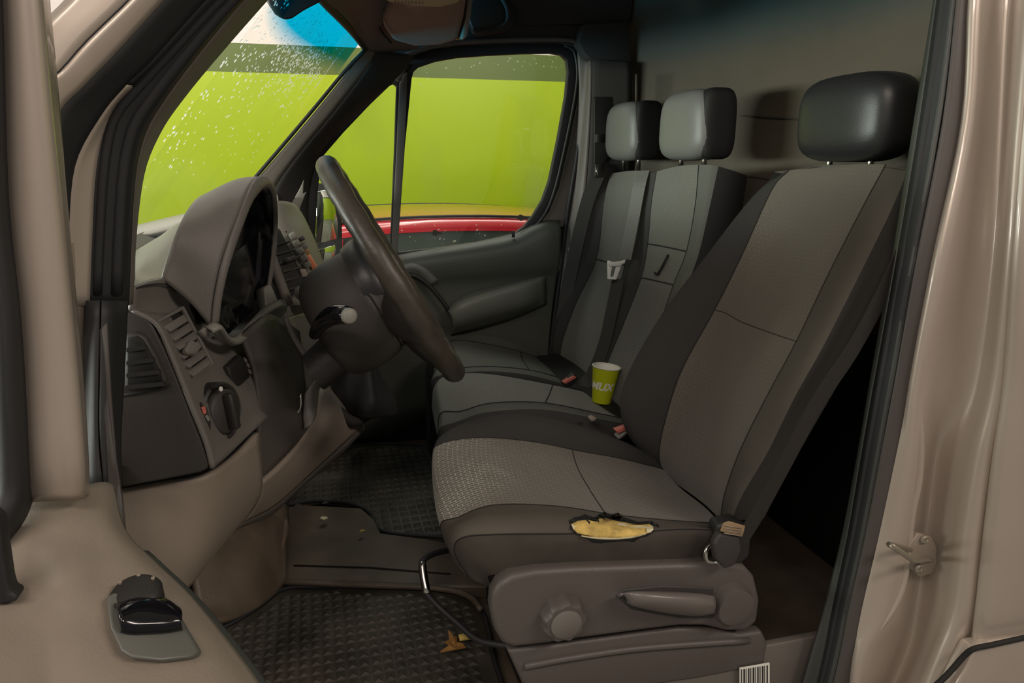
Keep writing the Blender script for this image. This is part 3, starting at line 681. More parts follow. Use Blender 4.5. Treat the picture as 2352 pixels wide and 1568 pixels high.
# outer frame painted post seen right of glass
ringp('door_post', PL([(1334, 165), (1328, 225), (1308, 325), (1284, 430), (1262, 485), (1235, 520)], 2.70), PL([(1344, 160), (1342, 240), (1332, 340), (1318, 440), (1306, 500), (1300, 520)], 2.70), (0, .04, 0), M['trim'], d1, closed=False)
tube('door_post_seal', PL([(1338, 140, 2.68), (1342, 200, 2.68), (1330, 330, 2.68), (1305, 480, 2.68), (1290, 600, 2.69), (1270, 760, 2.69), (1258, 900, 2.7)]), .009, M['rubber'], d1, n=8, sub=3)
# door panel with armrest relief
dp = [PL([(700, 640, 2.70), (860, 606, 2.70), (1000, 582, 2.70), (1100, 566, 2.70), (1180, 548, 2.70), (1222, 528, 2.70), (1252, 518, 2.70), (1284, 516, 2.70)]),
      PL([(700, 655, 2.66), (860, 618, 2.66), (1000, 594, 2.66), (1100, 580, 2.66), (1180, 566, 2.66), (1225, 545, 2.66), (1255, 532, 2.66), (1283, 530, 2.67)]),
      PL([(700, 690, 2.66), (860, 640, 2.66), (1000, 622, 2.66), (1100, 615, 2.66), (1180, 605, 2.66), (1225, 600, 2.66), (1255, 595, 2.66), (1281, 590, 2.67)]),
      PL([(700, 730, 2.68), (860, 700, 2.68), (1000, 660, 2.69), (1100, 645, 2.69), (1180, 635, 2.69), (1225, 632, 2.69), (1255, 628, 2.69), (1277, 625, 2.69)]),
      PL([(700, 800, 2.70), (860, 780, 2.70), (1000, 740, 2.70), (1100, 700, 2.70), (1180, 675, 2.70), (1225, 660, 2.70), (1255, 655, 2.70), (1272, 650, 2.70)]),
      PL([(700, 850, 2.72), (860, 830, 2.72), (1000, 790, 2.72), (1100, 770, 2.72), (1180, 750, 2.72), (1225, 740, 2.72), (1250, 735, 2.72), (1262, 730, 2.72)]),
      PL([(700, 1000, 2.73), (860, 1000, 2.73), (1000, 950, 2.73), (1100, 930, 2.73), (1180, 900, 2.73), (1225, 890, 2.73), (1240, 880, 2.73), (1250, 880, 2.73)])]
DD = dense(dp, 4, 4)
sheet('door_panel', DD, M['doorpanel'], d1, thick=.02)
# armrest bulge
arm = [PL([(1028, 712, 2.68), (1048, 690, 2.68), (1085, 672, 2.68), (1140, 658, 2.68), (1200, 645, 2.68), (1250, 634, 2.68)]),
       PL([(1030, 716, 2.62), (1052, 695, 2.61), (1090, 679, 2.61), (1145, 664, 2.61), (1205, 648, 2.62), (1251, 636, 2.66)]),
       PL([(1036, 724, 2.60), (1062, 706, 2.58), (1100, 690, 2.58), (1150, 676, 2.585), (1210, 660, 2.60), (1252, 640, 2.655)]),
       PL([(1040, 745, 2.62), (1068, 735, 2.60), (1110, 722, 2.60), (1160, 710, 2.605), (1215, 695, 2.62), (1253, 670, 2.67)]),
       PL([(1036, 770, 2.70), (1070, 762, 2.69), (1115, 750, 2.69), (1165, 735, 2.69), (1215, 715, 2.69), (1254, 698, 2.69)])]
sheet('armrest', dense(arm, 4, 4), M['doorarm'], d1, thick=.004)
pull = [PL([(905, 608, 2.66), (945, 602, 2.66), (985, 615, 2.66), (1010, 640, 2.66)]),
        PL([(915, 618, 2.64), (950, 612, 2.63), (975, 622, 2.63), (998, 650, 2.65)]),
        PL([(930, 632, 2.66), (955, 632, 2.66), (972, 645, 2.66), (985, 660, 2.67)])]
sheet('speaker_pod', dense(pull, 4, 4), M['doorarm'], d1, thick=.004)
tube('speaker_ring', PL([(930, 630), (955, 634), (985, 655), (1015, 690), (1030, 712)], 2.63), .008, M['darker'], d1, n=8, sub=3)
tube('lock_pin', [P(1179, 545, 2.66), P(1179, 530, 2.66)], .006, M['rubber'], d1, n=8)
def pw_drop():
    q = random.random()
    if q < .45: px, py = random.uniform(1020, 1290), random.uniform(128, 160)
    elif q < .6: px, py = random.uniform(960, 985), random.uniform(150, 200)
    else: px, py = random.uniform(920, 1180), random.uniform(505, 560)
    return P(px, py, 2.722), 1
drops('rain_drops', pw_drop, 70, M['drop'], d1, .0008, .0032, (0, 1, 0))
for bx_, by_ in ((1200, 500), (1003, 535)):
    prism('dirt_spot', [P(bx_+11*(1+.3*math.sin(5*a))*math.cos(a), by_+6*(1+.4*math.cos(3*a))*math.sin(a), 2.711) for a in [k*PI/8 for k in range(16)]], (0, .0015, 0), M['partition'], d1, bev=0)

# wing mirror outside
wm = thing('wing_mirror', 'tall dark wing mirror outside the passenger quarter window reflecting green', 'mirror', P(755, 600, 2.95))
prism('housing', PL([(718, 425), (745, 418), (775, 450), (788, 500), (790, 590), (780, 620), (740, 640), (716, 600)], 3.09), (-.10, .03, 0), M['darker'], wm, bev=.012, seg=3)
prism('mirror_glass', PL([(729, 440, 2.92), (748, 436, 2.955), (768, 468, 2.99), (776, 510, 3.007), (776, 548, 3.007), (727, 560, 2.92)]), (-.006, .006, 0), M['mirror'], wm, bev=.002)
prism('lower_glass', PL([(727, 575, 2.92), (770, 562, 2.995), (772, 580, 2.999), (760, 600, 2.977), (735, 605, 2.94)]), (-.006, .006, 0), M['mirror'], wm, bev=.002)
tube('arm', [P(745, 625, 3.0), P(730, 680, 2.85)], .02, M['darker'], wm)

# ------------------------------------------------------------------ driver's door (open, at the left)
d2 = struct('door_2')
df = [PL([(-25, -140, .80), (0, -140, .78), (55, -140, .77), (72, -140, .79), (80, -140, .83)]),
      PL([(-3, 0, .80), (10, 0, .78), (70, 0, .77), (86, 0, .79), (98, 0, .83)]),
      PL([(5, 250, .80), (18, 250, .78), (92, 250, .77), (108, 250, .79), (122, 250, .83)]),
      PL([(12, 450, .80), (26, 450, .78), (112, 450, .77), (127, 450, .79), (138, 450, .83)]),
      PL([(35, 700, .80), (48, 700, .78), (138, 700, .77), (152, 700, .79), (162, 700, .83)]),
      PL([(52, 900, .80), (64, 900, .78), (158, 900, .77), (170, 900, .79), (180, 900, .83)]),
      PL([(60, 1060, .80), (70, 1060, .78), (170, 1060, .77), (181, 1060, .79), (190, 1060, .83)]),
      PL([(60, 1145, .80), (70, 1145, .79), (172, 1140, .78), (184, 1138, .80), (192, 1136, .83)])]
DF = dense(df, 4, 4)
sheet('window_post', DF, M['paint'], d2, thick=.006)
ch = [PL([(-80, -140, .79), (-40, -140, .75), (-24, -140, .79)]), PL([(-60, 0, .79), (-30, 0, .75), (-2, 0, .79)]), PL([(-60, 450, .79), (-20, 450, .75), (14, 450, .79)]), PL([(-50, 700, .79), (10, 700, .75), (37, 700, .79)]),
      PL([(-40, 900, .79), (20, 900, .75), (54, 900, .79)]), PL([(-40, 1100, .79), (30, 1100, .75), (62, 1100, .79)]), PL([(-60, 1180, .78), (10, 1180, .74), (55, 1165, .78)]), PL([(-80, 1260, .77), (-20, 1250, .74), (14, 1238, .76)])]
sheet('glass_channel', dense(ch, 4, 4), M['rubber'], d2, thick=.006)
dt = [PL([(-60, 1230, .80), (20, 1180, .81), (66, 1138, .83), (130, 1132, .83), (190, 1125, .84), (232, 1114, .86), (248, 1118, .88)]),
      PL([(-60, 1290, .74), (20, 1260, .75), (80, 1230, .76), (140, 1220, .765), (200, 1210, .78), (245, 1205, .80), (278, 1225, .83)]),
      PL([(-60, 1370, .70), (20, 1350, .71), (90, 1340, .715), (160, 1335, .710), (230, 1320, .73), (300, 1290, .76), (345, 1296, .79)]),
      PL([(-60, 1450, .66), (30, 1440, .67), (110, 1430, .675), (175, 1425, .673), (260, 1400, .69), (370, 1365, .725), (425, 1372, .755)]),
      PL([(-60, 1530, .62), (40, 1520, .63), (120, 1510, .64), (180, 1505, .637), (300, 1500, .65), (430, 1450, .69), (500, 1462, .72)]),
      PL([(-60, 1620, .58), (40, 1620, .59), (120, 1620, .60), (190, 1620, .597), (340, 1620, .60), (510, 1580, .64), (580, 1568, .68)]),
      PL([(-60, 1750, .54), (40, 1750, .55), (120, 1750, .56), (190, 1750, .557), (360, 1750, .56), (560, 1720, .60), (660, 1700, .64)])]
DT = dense(dt, 5, 5)
door_trim_o = sheet('door_trim', DT, M['doortrim'], d2, thick=.006)
edge = [r[-1] for r in DT]
ed2 = [[v, v+Vector((.01, .008, -.012)), v+Vector((.006, .02, -.06)), v+Vector((-.02, .03, -.25))] for v in edge[8:]]
sheet('trim_side', dense(ed2, 3, 1), M['rubber_grey'], d2, thick=.004)
prism('belt_rubber', PL([(-20, 1180), (-2, 1200), (6, 1260), (18, 1340), (24, 1362), (40, 1370), (38, 1382), (12, 1386), (-20, 1390)], .68), (0, .02, 0), M['rubber'], d2, bev=.004)
# window switch unit
TD = bvh(door_trim_o)
def onDoor(px, py, lift=0.0): return onto(TD, px, py, lift*.8+.001, .7)
def dpoly(pts, lift): return [onDoor(x, y, lift) for x, y in pts]
sw = prism('window_switch', dpoly([(243, 1375), (250, 1362), (300, 1352), (375, 1364), (400, 1392), (430, 1445), (460, 1495), (440, 1508), (370, 1516), (300, 1510), (275, 1495), (252, 1440)], .030), (0, .03, -.03), mat('switch_grey', (.13, .135, .12), .4), d2, bev=.005, seg=3)
ctr = onDoor(312, 1362, .030)
nd = (Vector((0, -.25, 1))).normalized()
lathe('mirror_knob', [(.024, -.012), (.024, .000), (.021, .004), (.016, .006), (0, .007)], ctr, nd, M['darker'], sw, n=30)
for an in (30, 90, 150):
    c = ctr+Vector((math.cos(math.radians(an))*.017, math.sin(math.radians(an))*.017, .008))
    lathe('knob_mark', [(.0018, 0), (.0018, .002), (0, .002)], c, nd, M['beige'], sw, n=8)
rk = [dpoly([(262, 1395), (300, 1387), (340, 1385), (375, 1387), (405, 1400)], .026),
      dpoly([(270, 1400), (300, 1386), (336, 1380), (378, 1384), (410, 1408)], .040),
      dpoly([(272, 1420), (302, 1405), (340, 1400), (382, 1405), (414, 1425)], .046),
      dpoly([(278, 1440), (306, 1442), (345, 1440), (385, 1438), (418, 1436)], .038),
      dpoly([(284, 1444), (308, 1452), (345, 1450), (385, 1446), (418, 1438)], .024)]
sheet('rocker', dense(rk, 5, 4), M['black'], sw, thick=.004)
prism('rocker_split', dpoly([(333, 1380), (337, 1380), (338, 1402), (334, 1402)], .050), (0, .004, -.004), M['rubber'], sw, bev=0)

# ================================================================== dashboard
db = thing('dashboard', 'grey plastic dashboard with hooded cluster, air vents and beige lower cover', 'dashboard', P(450, 900, 1.5))
# end cap (dark) facing the open door
cap_pts = PL([(276, 712, 1.13), (300, 716, 1.13), (330, 722, 1.13), (352, 745, 1.13), (380, 800, 1.13), (410, 870, 1.13), (440, 950, 1.13), (464, 1010, 1.13), (480, 1060, 1.13), (482, 1076, 1.13), (462, 1086, 1.13), (370, 1104, 1.13), (262, 1124, 1.13), (262, 900, 1.13)])
prism('end_cap', cap_pts, (-.01, .05, 0), M['dark'], db, bev=.006, seg=3)
prism('cap_bezel', PL([(284, 768), (318, 762), (335, 775), (358, 815), (378, 860), (386, 880), (378, 886), (285, 900)], 1.122), (0, .02, 0), M['dark'], db, bev=.006)
bz = prism('side_vent', PL([(290, 778), (316, 773), (330, 785), (352, 825), (370, 862), (372, 876), (290, 890)], 1.118), (0, .008, 0), M['head_black'], db, bev=.003)
for ya, yb, xa, xb in ((800, 793, 290, 332), (830, 822, 290, 350), (858, 850, 290, 364), (886, 877, 288, 374)):
    prism('slat', PL([(xa, ya), (xb, yb), (xb+5, yb+9), (xa, ya+9)], 1.114), (0, .012, 0), M['darker'], bz, bev=0)
tube('cap_seam', PL([(266, 909), (330, 900), (380, 889), (392, 884)], 1.126), .0018, M['seam'], db, n=6)
# front fascia: surface facing the driver (rows = contour from top down, cols = near -> far)
fa = [PL([(300, 660, 1.13), (345, 643, 1.2), (395, 640, 1.28), (438, 664, 1.30), (520, 778, 1.43), (605, 728, 1.6), (690, 640, 1.95), (740, 640, 2.3), (780, 650, 2.6)]),
      PL([(295, 700, 1.13), (345, 690, 1.2), (400, 690, 1.28), (466, 706, 1.315), (525, 785, 1.44), (610, 738, 1.6), (690, 680, 1.95), (740, 680, 2.3), (780, 690, 2.6)]),
      PL([(300, 716, 1.13), (362, 725, 1.2), (425, 730, 1.28), (492, 752, 1.33), (540, 792, 1.45), (615, 748, 1.6), (690, 720, 1.95), (745, 720, 2.3), (790, 730, 2.6)]),
      PL([(352, 745, 1.13), (392, 775, 1.2), (440, 775, 1.28), (490, 785, 1.36), (550, 800, 1.45), (622, 765, 1.58), (690, 760, 1.9), (745, 760, 2.3), (790, 770, 2.6)]),
      PL([(380, 800, 1.13), (422, 840, 1.2), (470, 850, 1.28), (510, 840, 1.36), (570, 810, 1.46), (630, 790, 1.58), (690, 830, 1.85), (745, 830, 2.3), (790, 830, 2.6)]),
      PL([(440, 950, 1.13), (470, 930, 1.2), (510, 910, 1.28), (550, 890, 1.36), (600, 870, 1.44), (650, 870, 1.56), (700, 880, 1.8), (745, 890, 2.3), (790, 890, 2.6)]),
      PL([(468, 1020, 1.13), (495, 1000, 1.19), (530, 980, 1.27), (565, 955, 1.34), (605, 930, 1.42), (650, 920, 1.54), (700, 920, 1.75), (745, 930, 2.3), (790, 930, 2.6)]),
      PL([(482, 1076, 1.13), (515, 1050, 1.18), (548, 1020, 1.25), (580, 990, 1.32), (610, 960, 1.40), (650, 935, 1.53), (700, 940, 1.72), (745, 950, 2.3), (790, 950, 2.6)])]
DFa = dense(fa, 5, 5)
sheet('fascia', DFa[10:], M['mid'], db, thick=.006)
sheet('fascia_top', DFa[:11], M['mid'], db, thick=.006)
sheet('fascia_far', [r[25:] for r in DFa[:1]]+[r[25:] for r in DFa[1:]], M['darker'], db, thick=.002) if False else None
# dash top pad up to the windshield
tp = [PL([(240, 668, 1.13), (300, 662, 1.13), (350, 641, 1.22), (395, 640, 1.28), (450, 640, 1.4)]),
      PL([(240, 655, 1.16), (300, 640, 1.2), (340, 625, 1.35), (390, 610, 1.5), (460, 600, 1.7)]),
      PL([(250, 630, 1.5), (305, 605, 1.6), (350, 570, 1.75), (400, 540, 1.85), (470, 530, 1.95)]),
      PL([(250, 610, 1.9), (320, 570, 1.95), (370, 540, 2.0), (420, 508, 2.1), (520, 500, 2.2)])]
sheet('top_pad', dense(tp, 5, 5), M['light'], db, thick=.006)
tube('pad_seam', PL([(300, 668, 1.125), (330, 656, 1.15), (375, 652, 1.22), (405, 668, 1.28)]), .0012, M['seam'], db, n=6, sub=3)
# cluster hood
rim = PL([(484, 752, 1.26), (490, 690, 1.26), (506, 610, 1.27), (532, 530, 1.30), (562, 455, 1.35), (582, 415, 1.41), (602, 404, 1.48), (620, 416, 1.55), (629, 450, 1.61), (631, 520, 1.65), (627, 590, 1.66), (618, 650, 1.66), (606, 700, 1.65)])
back = PL([(372, 640, 1.24), (382, 600, 1.25), (400, 545, 1.26), (420, 500, 1.29), (440, 468, 1.34), (460, 450, 1.41), (490, 440, 1.5), (530, 445, 1.58), (565, 470, 1.64), (590, 520, 1.68), (600, 570, 1.70), (602, 620, 1.70), (600, 660, 1.70)])
mid1 = [(a*.55+b*.45)+Vector((0, 0, .008)) for a, b in zip(rim, back)]
DHd = dense([back, mid1, rim], 4, 5)
hood = sheet('cluster_hood', DHd, M['mid'], db, thick=.006, off=1)
rin = PL([(497, 738, 1.28), (503, 690, 1.275), (514, 640, 1.28), (528, 592, 1.30), (549, 530, 1.33), (572, 472, 1.375), (590, 444, 1.42), (606, 430, 1.48), (619, 440, 1.54), (626, 470, 1.585), (627, 530, 1.63), (619, 610, 1.64), (608, 685, 1.64)])
sheet('hood_rim', dense([[v for v in rim], [(a*.5+b*.5)+Vector((.006, -.004, .002)) for a, b in zip(rim, rin)], rin], 4, 3), M['mid'], db, thick=.003)
# inside of the hood going forward, and the cluster glass
deep = [v+Vector((-.10, .03, -.015)) for v in rin]
sheet('hood_lining', dense([rin, deep], 3, 2), M['black'], db, thick=.002)
clus = prism('cluster_face', [v+Vector((-.03, .01, -.003)) for v in rin]+[P(604, 712, 1.56)+Vector((-.02, 0, 0)), P(545, 772, 1.40)+Vector((-.02, 0, 0)), P(520, 776, 1.34)+Vector((-.02, 0, 0))], (-.02, .01, 0), M['black'], db, bev=0)
for (px, py, y, r) in ((520, 700, 1.36, .045), (548, 712, 1.45, .03)):
    lathe('dial_ring', [(r, 0), (r, .012), (r*.88, .012), (r*.88, 0)], P(px, py, y)+Vector((-.02, 0, 0)), (1, 0, .2), M['darker'], clus, n=30)
lipo = [(470, 752, 1.25), (490, 742, 1.26), (500, 752, 1.28), (512, 768, 1.31), (530, 776, 1.35), (548, 766, 1.40), (575, 738, 1.47), (604, 708, 1.55), (636, 690, 1.62)]
sheet('cluster_lip', dense([PL(lipo), [P(x, y+10, t)+Vector((.012, -.004, 0)) for x, y, t in lipo], [P(x, y+15, t)+Vector((.004, 0, 0)) for x, y, t in lipo]], 4, 3), M['light'], db, thick=.003)
prism('lip_corner', PL([(462, 762, 1.245), (482, 744, 1.25), (494, 752, 1.265), (498, 770, 1.275), (478, 776, 1.255)]), (-.01, .004, -.002), M['light'], db, bev=.003)
prism('lip_bracket', PL([(606, 660, 1.60), (622, 650, 1.62), (640, 690, 1.63), (660, 685, 1.66), (668, 700, 1.66), (640, 720, 1.60), (612, 712, 1.57)]), (-.02, .02, -.01), M['light'], db, bev=.004)
prism('lip_tab', PL([(606, 728, 1.53), (636, 705, 1.6), (655, 690, 1.65), (662, 712, 1.66), (648, 728, 1.62), (618, 745, 1.55)]), (-.03, .01, -.01), M['light'], db, bev=.004)
# main driver vent
vt = prism('driver_vent', PL([(358, 742, 1.185), (414, 712, 1.255), (482, 836, 1.265), (430, 872, 1.19)]), (-.012, .0, -.004), M['darker'], db, bev=.002)
def vq(u, v, lift=0.0):
    a = P(360, 742, 1.18)*(1-u)+P(414, 713, 1.25)*u; b = P(428, 870, 1.185)*(1-u)+P(480, 836, 1.26)*u
    return a*(1-v)+b*v+Vector((.006+lift, -.004-lift*.5, .002))
for k in range(6):
    v = .06+k*.16
    prism('slat', [vq(.02, v+.02), vq(.95, v-.0, .0), vq(.80, v+.085, .008), vq(.04, v+.10, .008)], (-.004, .002, -.004), M['mid'], vt, bev=.0012)
prism('vent_tab', [vq(.08, .50, .014), vq(.42, .40, .014), vq(.60, .50, .018), vq(.62, .57, .018), vq(.3, .64, .016), vq(.1, .58, .014)], (-.01, .004, -.004), M['mid'], vt, bev=.003)
ringp('vent_frame', [vq(0, 0), vq(1, 0), vq(1, 1), vq(0, 1)], [vq(-.08, -.04), vq(1.1, -.05), vq(1.1, 1.04), vq(-.08, 1.05)], (-.008, .004, -.002), M['mid'], db, bev=.002)
# light switch knob
kc = P(506, 945, 1.225)
kax = Vector((.86, -.48, .12)).normalized()
kn = lathe('light_switch', [(.050, -.02), (.050, .004), (.046, .007), (.041, .004), (.041, -.01)], kc, kax, M['darker'], db, n=36)
lathe('dial', [(.038, 0), (.038, .010), (.034, .014), (0, .014)], kc, kax, M['dark'], kn, n=36)
boxm('grip', kc+kax*.022, (.018, .014, .062), M['darker'], kn, bev=.004, R=kax.to_track_quat('X', 'Z').to_matrix())
for k, (px, py, mm) in enumerate(((494, 886, 'darker'), (506, 893, 'white'))):
    lathe('symbol_dot', [(.004, 0), (.004, .002), (0, .002)], P(px, py, 1.205), kax, M[mm], kn, n=10)
lv = prism('dimmer_strip', PL([(458, 930), (466, 925), (478, 940), (486, 972), (484, 995), (476, 992), (462, 955)], 1.16), (-.006, .01, 0), M['darker'], db, bev=.002)
prism('mark', PL([(462, 936), (470, 933), (474, 948), (468, 952)], 1.157), (0, .003, 0), M['red'], lv, bev=0)
prism('mark', PL([(470, 955), (477, 953), (482, 964), (478, 968)], 1.157), (0, .003, 0), M['light'], lv, bev=0)
bs = prism('button_block', PL([(524, 842, 1.34), (552, 815, 1.39), (570, 835, 1.395), (575, 865, 1.395), (545, 893, 1.34), (530, 862, 1.335)]), (-.01, .004, 0), M['darker'], db, bev=.002)
for a, b, c_ in ((558, 820, 1.385), (564, 832, 1.388), (568, 846, 1.388)):
    prism('key', PL([(a, b, c_), (a+5, b+4, c_), (a+7, b+13, c_), (a+2, b+10, c_)]), (.003, -.002, 0), M['mid'], bs, bev=0)
# knee panel, lower covers
kp = [PL([(545, 772, 1.39), (580, 742, 1.45), (608, 725, 1.52), (640, 735, 1.56), (680, 760, 1.6)]),
      PL([(575, 850, 1.40), (600, 820, 1.43), (632, 800, 1.50), (660, 830, 1.54), (690, 860, 1.6)]),
      PL([(585, 930, 1.39), (612, 900, 1.42), (640, 890, 1.48), (668, 900, 1.53), (695, 910, 1.6)]),
      PL([(586, 1010, 1.38), (615, 1000, 1.41), (650, 980, 1.46), (676, 965, 1.52), (700, 950, 1.58)]),
      PL([(592, 1102, 1.37), (618, 1072, 1.40), (650, 1038, 1.45), (680, 1005, 1.52), (705, 978, 1.58)])]
sheet('knee_panel', dense(kp, 5, 5), mat('knee_plastic', (.075, .067, .058), .5, bump=.25, bscale=500), db, thick=.01)
tube('panel_edge', PL([(655, 730, 1.53), (675, 775, 1.53), (700, 815, 1.53), (718, 838, 1.53)]), .006, M['mid'], db, n=8, sub=3)
lc = [PL([(250, 1127, 1.17), (370, 1106, 1.17), (465, 1088, 1.17), (530, 1045, 1.24), (582, 992, 1.33)]),
      PL([(260, 1180, 1.16), (370, 1160, 1.17), (470, 1140, 1.18), (540, 1110, 1.25), (592, 1102, 1.35)]),
      PL([(280, 1240, 1.15), (380, 1230, 1.16), (470, 1215, 1.19), (530, 1180, 1.27), (580, 1150, 1.38)]),
      PL([(300, 1300, 1.15), (380, 1295, 1.16), (450, 1280, 1.19), (500, 1240, 1.27), (545, 1195, 1.38)]),
      PL([(330, 1380, 1.17), (385, 1368, 1.18), (420, 1345, 1.20), (465, 1290, 1.27), (510, 1225, 1.38)])]
DLc = dense(lc, 5, 5)
sheet('lower_cover', DLc, M['beige'], db, thick=.01)
lc2 = [PL([(592, 1102, 1.355), (640, 1060, 1.42), (700, 985, 1.56), (728, 900, 1.7), (740, 880, 1.85)]),
       PL([(580, 1150, 1.38), (650, 1095, 1.48), (725, 1020, 1.6), (775, 950, 1.75), (790, 930, 1.9)]),
       PL([(545, 1195, 1.40), (625, 1155, 1.52), (705, 1085, 1.66), (790, 1010, 1.80), (830, 975, 1.95)]),
       PL([(510, 1225, 1.42), (600, 1190, 1.56), (690, 1110, 1.70), (775, 1040, 1.85), (815, 1000, 2.0)])]
sheet('lower_tunnel_cover', dense(lc2, 5, 5)[:11], M['beige'], db, thick=.01)
sheet('lower_tunnel_edge', dense(lc2, 5, 5)[10:], M['trim'], db, thick=.01)
sheet('tray_pocket', dense([PL([(700, 905, 1.55), (715, 880, 1.56), (728, 870, 1.6)]), PL([(698, 950, 1.54), (712, 945, 1.54), (726, 915, 1.58)]), PL([(702, 985, 1.52), (714, 975, 1.52), (722, 950, 1.56)])], 4, 4), M['mid'], db, thick=.005)
tube('pocket_edge', PL([(742, 878, 1.5), (740, 920, 1.5), (730, 945, 1.5), (722, 952, 1.5)])[:0] or PL([(690, 905, 1.52), (690, 935, 1.52), (680, 950, 1.52), (670, 952, 1.52)]), .003, M['chrome'], db, n=6, sub=3)
# centre stack
cs = [PL([(560, 470, 1.85), (628, 463, 1.85), (655, 466, 1.93), (672, 475, 2.02)]),
      PL([(580, 500, 1.84), (636, 500, 1.84), (665, 497, 1.92), (688, 496, 2.02)]),
      PL([(600, 540, 1.83), (650, 545, 1.83), (685, 535, 1.91), (705, 530, 2.02)]),
      PL([(630, 590, 1.82), (675, 600, 1.82), (705, 590, 1.9), (722, 570, 2.02)]),
      PL([(650, 640, 1.81), (697, 650, 1.81), (722, 640, 1.9), (738, 612, 2.02)]),
      PL([(660, 700, 1.80), (705, 700, 1.80), (735, 690, 1.9), (750, 660, 2.02)])]
DCs = dense(cs, 4, 4)
sheet('centre_stack', DCs, M['light'], db, thick=.01)
for a, b in (((635, 512), (680, 494)), ((655, 533), (692, 514))):
    tube('slot', PL([(a[0], a[1], 1.83), (b[0], b[1], 1.98)]), .0035, M['seam'], db, n=6)
btn = []
RB = Matrix.Rotation(math.radians(-28), 3, 'Y')
for k, (px, py) in enumerate(((673, 541), (681, 558), (689, 575), (698, 591), (706, 607))):
    boxm('control_button', P(px, py, 1.815), (.016, .026, .016), M['light'], db, bev=.003, R=RB)
for px, py, mm, hh in ((693, 548, 'darker', .010), (699, 563, 'mid', .012), (705, 577, 'tag', .014), (714, 600, 'orange', .038)):
    boxm('rocker_key', P(px, py, 1.86), (.014, .024, hh), M[mm], db, bev=.002, R=RB)
# centre air vent (dark) under the stack
cv = prism('centre_vent', PL([(605, 520, 1.70), (643, 524, 1.76), (688, 614, 1.76), (710, 636, 1.76), (707, 655, 1.74), (668, 682, 1.70), (640, 635, 1.68), (610, 560, 1.68)]), (-.02, .03, -.01), M['darker'], db, bev=.004)
for k in range(6):
    x0, y0 = 628+k*8, 560+k*20
    prism('slat', PL([(x0, y0, 1.69), (x0+38, y0-8, 1.75), (x0+40, y0-5, 1.75), (x0+2, y0+5, 1.69)]), (-.006, 0, -.004), M['dark'], cv, bev=.001)
prism('vent_tab', PL([(650, 595, 1.69), (668, 590, 1.71), (672, 598, 1.71), (656, 604, 1.69)]), (.012, 0, .004), M['dark'], cv, bev=.002)
tube('vent_side', PL([(622, 590, 1.66), (640, 640, 1.66), (662, 700, 1.66)]), .012, M['trim'], db, n=8, sub=3)
prism('stack_end', PL([(688, 620), (700, 618), (708, 634), (694, 638)], 1.74), (0, .01, 0), M['beige'], db, bev=.002)
# dark body behind the column
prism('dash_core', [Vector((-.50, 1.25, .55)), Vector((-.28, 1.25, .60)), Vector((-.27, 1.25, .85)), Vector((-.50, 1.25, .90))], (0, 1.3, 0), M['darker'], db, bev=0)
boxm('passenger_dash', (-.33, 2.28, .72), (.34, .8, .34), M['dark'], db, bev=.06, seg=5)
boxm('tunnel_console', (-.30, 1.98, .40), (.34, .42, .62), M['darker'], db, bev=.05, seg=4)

# ------------------------------------------------------------------ steering column and wheel
Wc = P(897, 612, 1.42)
top = P(752, 382, 1.42); bot = P(1040, 842, 1.42)
near = P(919, 654, 1.19); far = P(889, 573, 1.65)
ea = (bot-top)/2; ctr_ = (bot+top)/2; eb = (far-near)/2
nW = ea.cross(eb).normalized()
if nW.x < 0: nW = -nW
col = thing('steering_column', 'dark grey steering column shroud behind the wheel with stalk', 'steering column', P(760, 760, 1.42))
def axpt(d, s=0, u=0): # point along -normal from wheel centre
    return ctr_-nW*d+ea.normalized()*s+Vector((0, 1, 0))*u
def ell(d, s, ra, rb, m=14, ysh=0):
    c = axpt(d, s); return [c+ea.normalized()*ra*math.cos(2*PI*k/m)+Vector((0, 1, 0))*(rb*math.sin(2*PI*k/m)+ysh) for k in range(m)]
cols_ = [ell(.018, .0, .05, .05), ell(.022, .01, .080, .085), ell(.035, .018, .100, .098), ell(.055, .024, .110, .104), ell(.060, .025, .112, .105), ell(.062, .026, .107, .101), ell(.066, .027, .112, .105), ell(.085, .030, .115, .103), ell(.125, .032, .116, .10), ell(.160, .034, .108, .092), ell(.180, .036, .090, .08), ell(.188, .036, .06, .055)]
sheet('shroud', dense(cols_, 3, 3, True), M['dark'], col, closed=True, cap=True)
sc2 = [ell(.13, .06, .05, .05), ell(.18, .08, .045, .05), ell(.24, .09, .04, .05)]
sheet('lower_shroud', dense(sc2, 3, 3, True), M['darker'], col, closed=True)
# stalk (near side)
tube('stalk', PL([(722, 768, 1.33), (735, 745, 1.28), (762, 725, 1.23), (790, 722, 1.20), (806, 724, 1.19)]), [.010, .014, .017, .016, .014], M['black'], col, n=12, sub=4)
lathe('stalk_cap', [(.0135, 0), (.0135, .006), (.010, .009), (0, .009)], P(800, 725, 1.185), (.35, -.9, .1), M['light'], col, n=20)
lathe('ignition_lock', [(.016, 0), (.016, .012), (.012, .015), (0, .015)], P(690, 674, 1.62), (.6, -.7, .3), M['mid'], col, n=18)
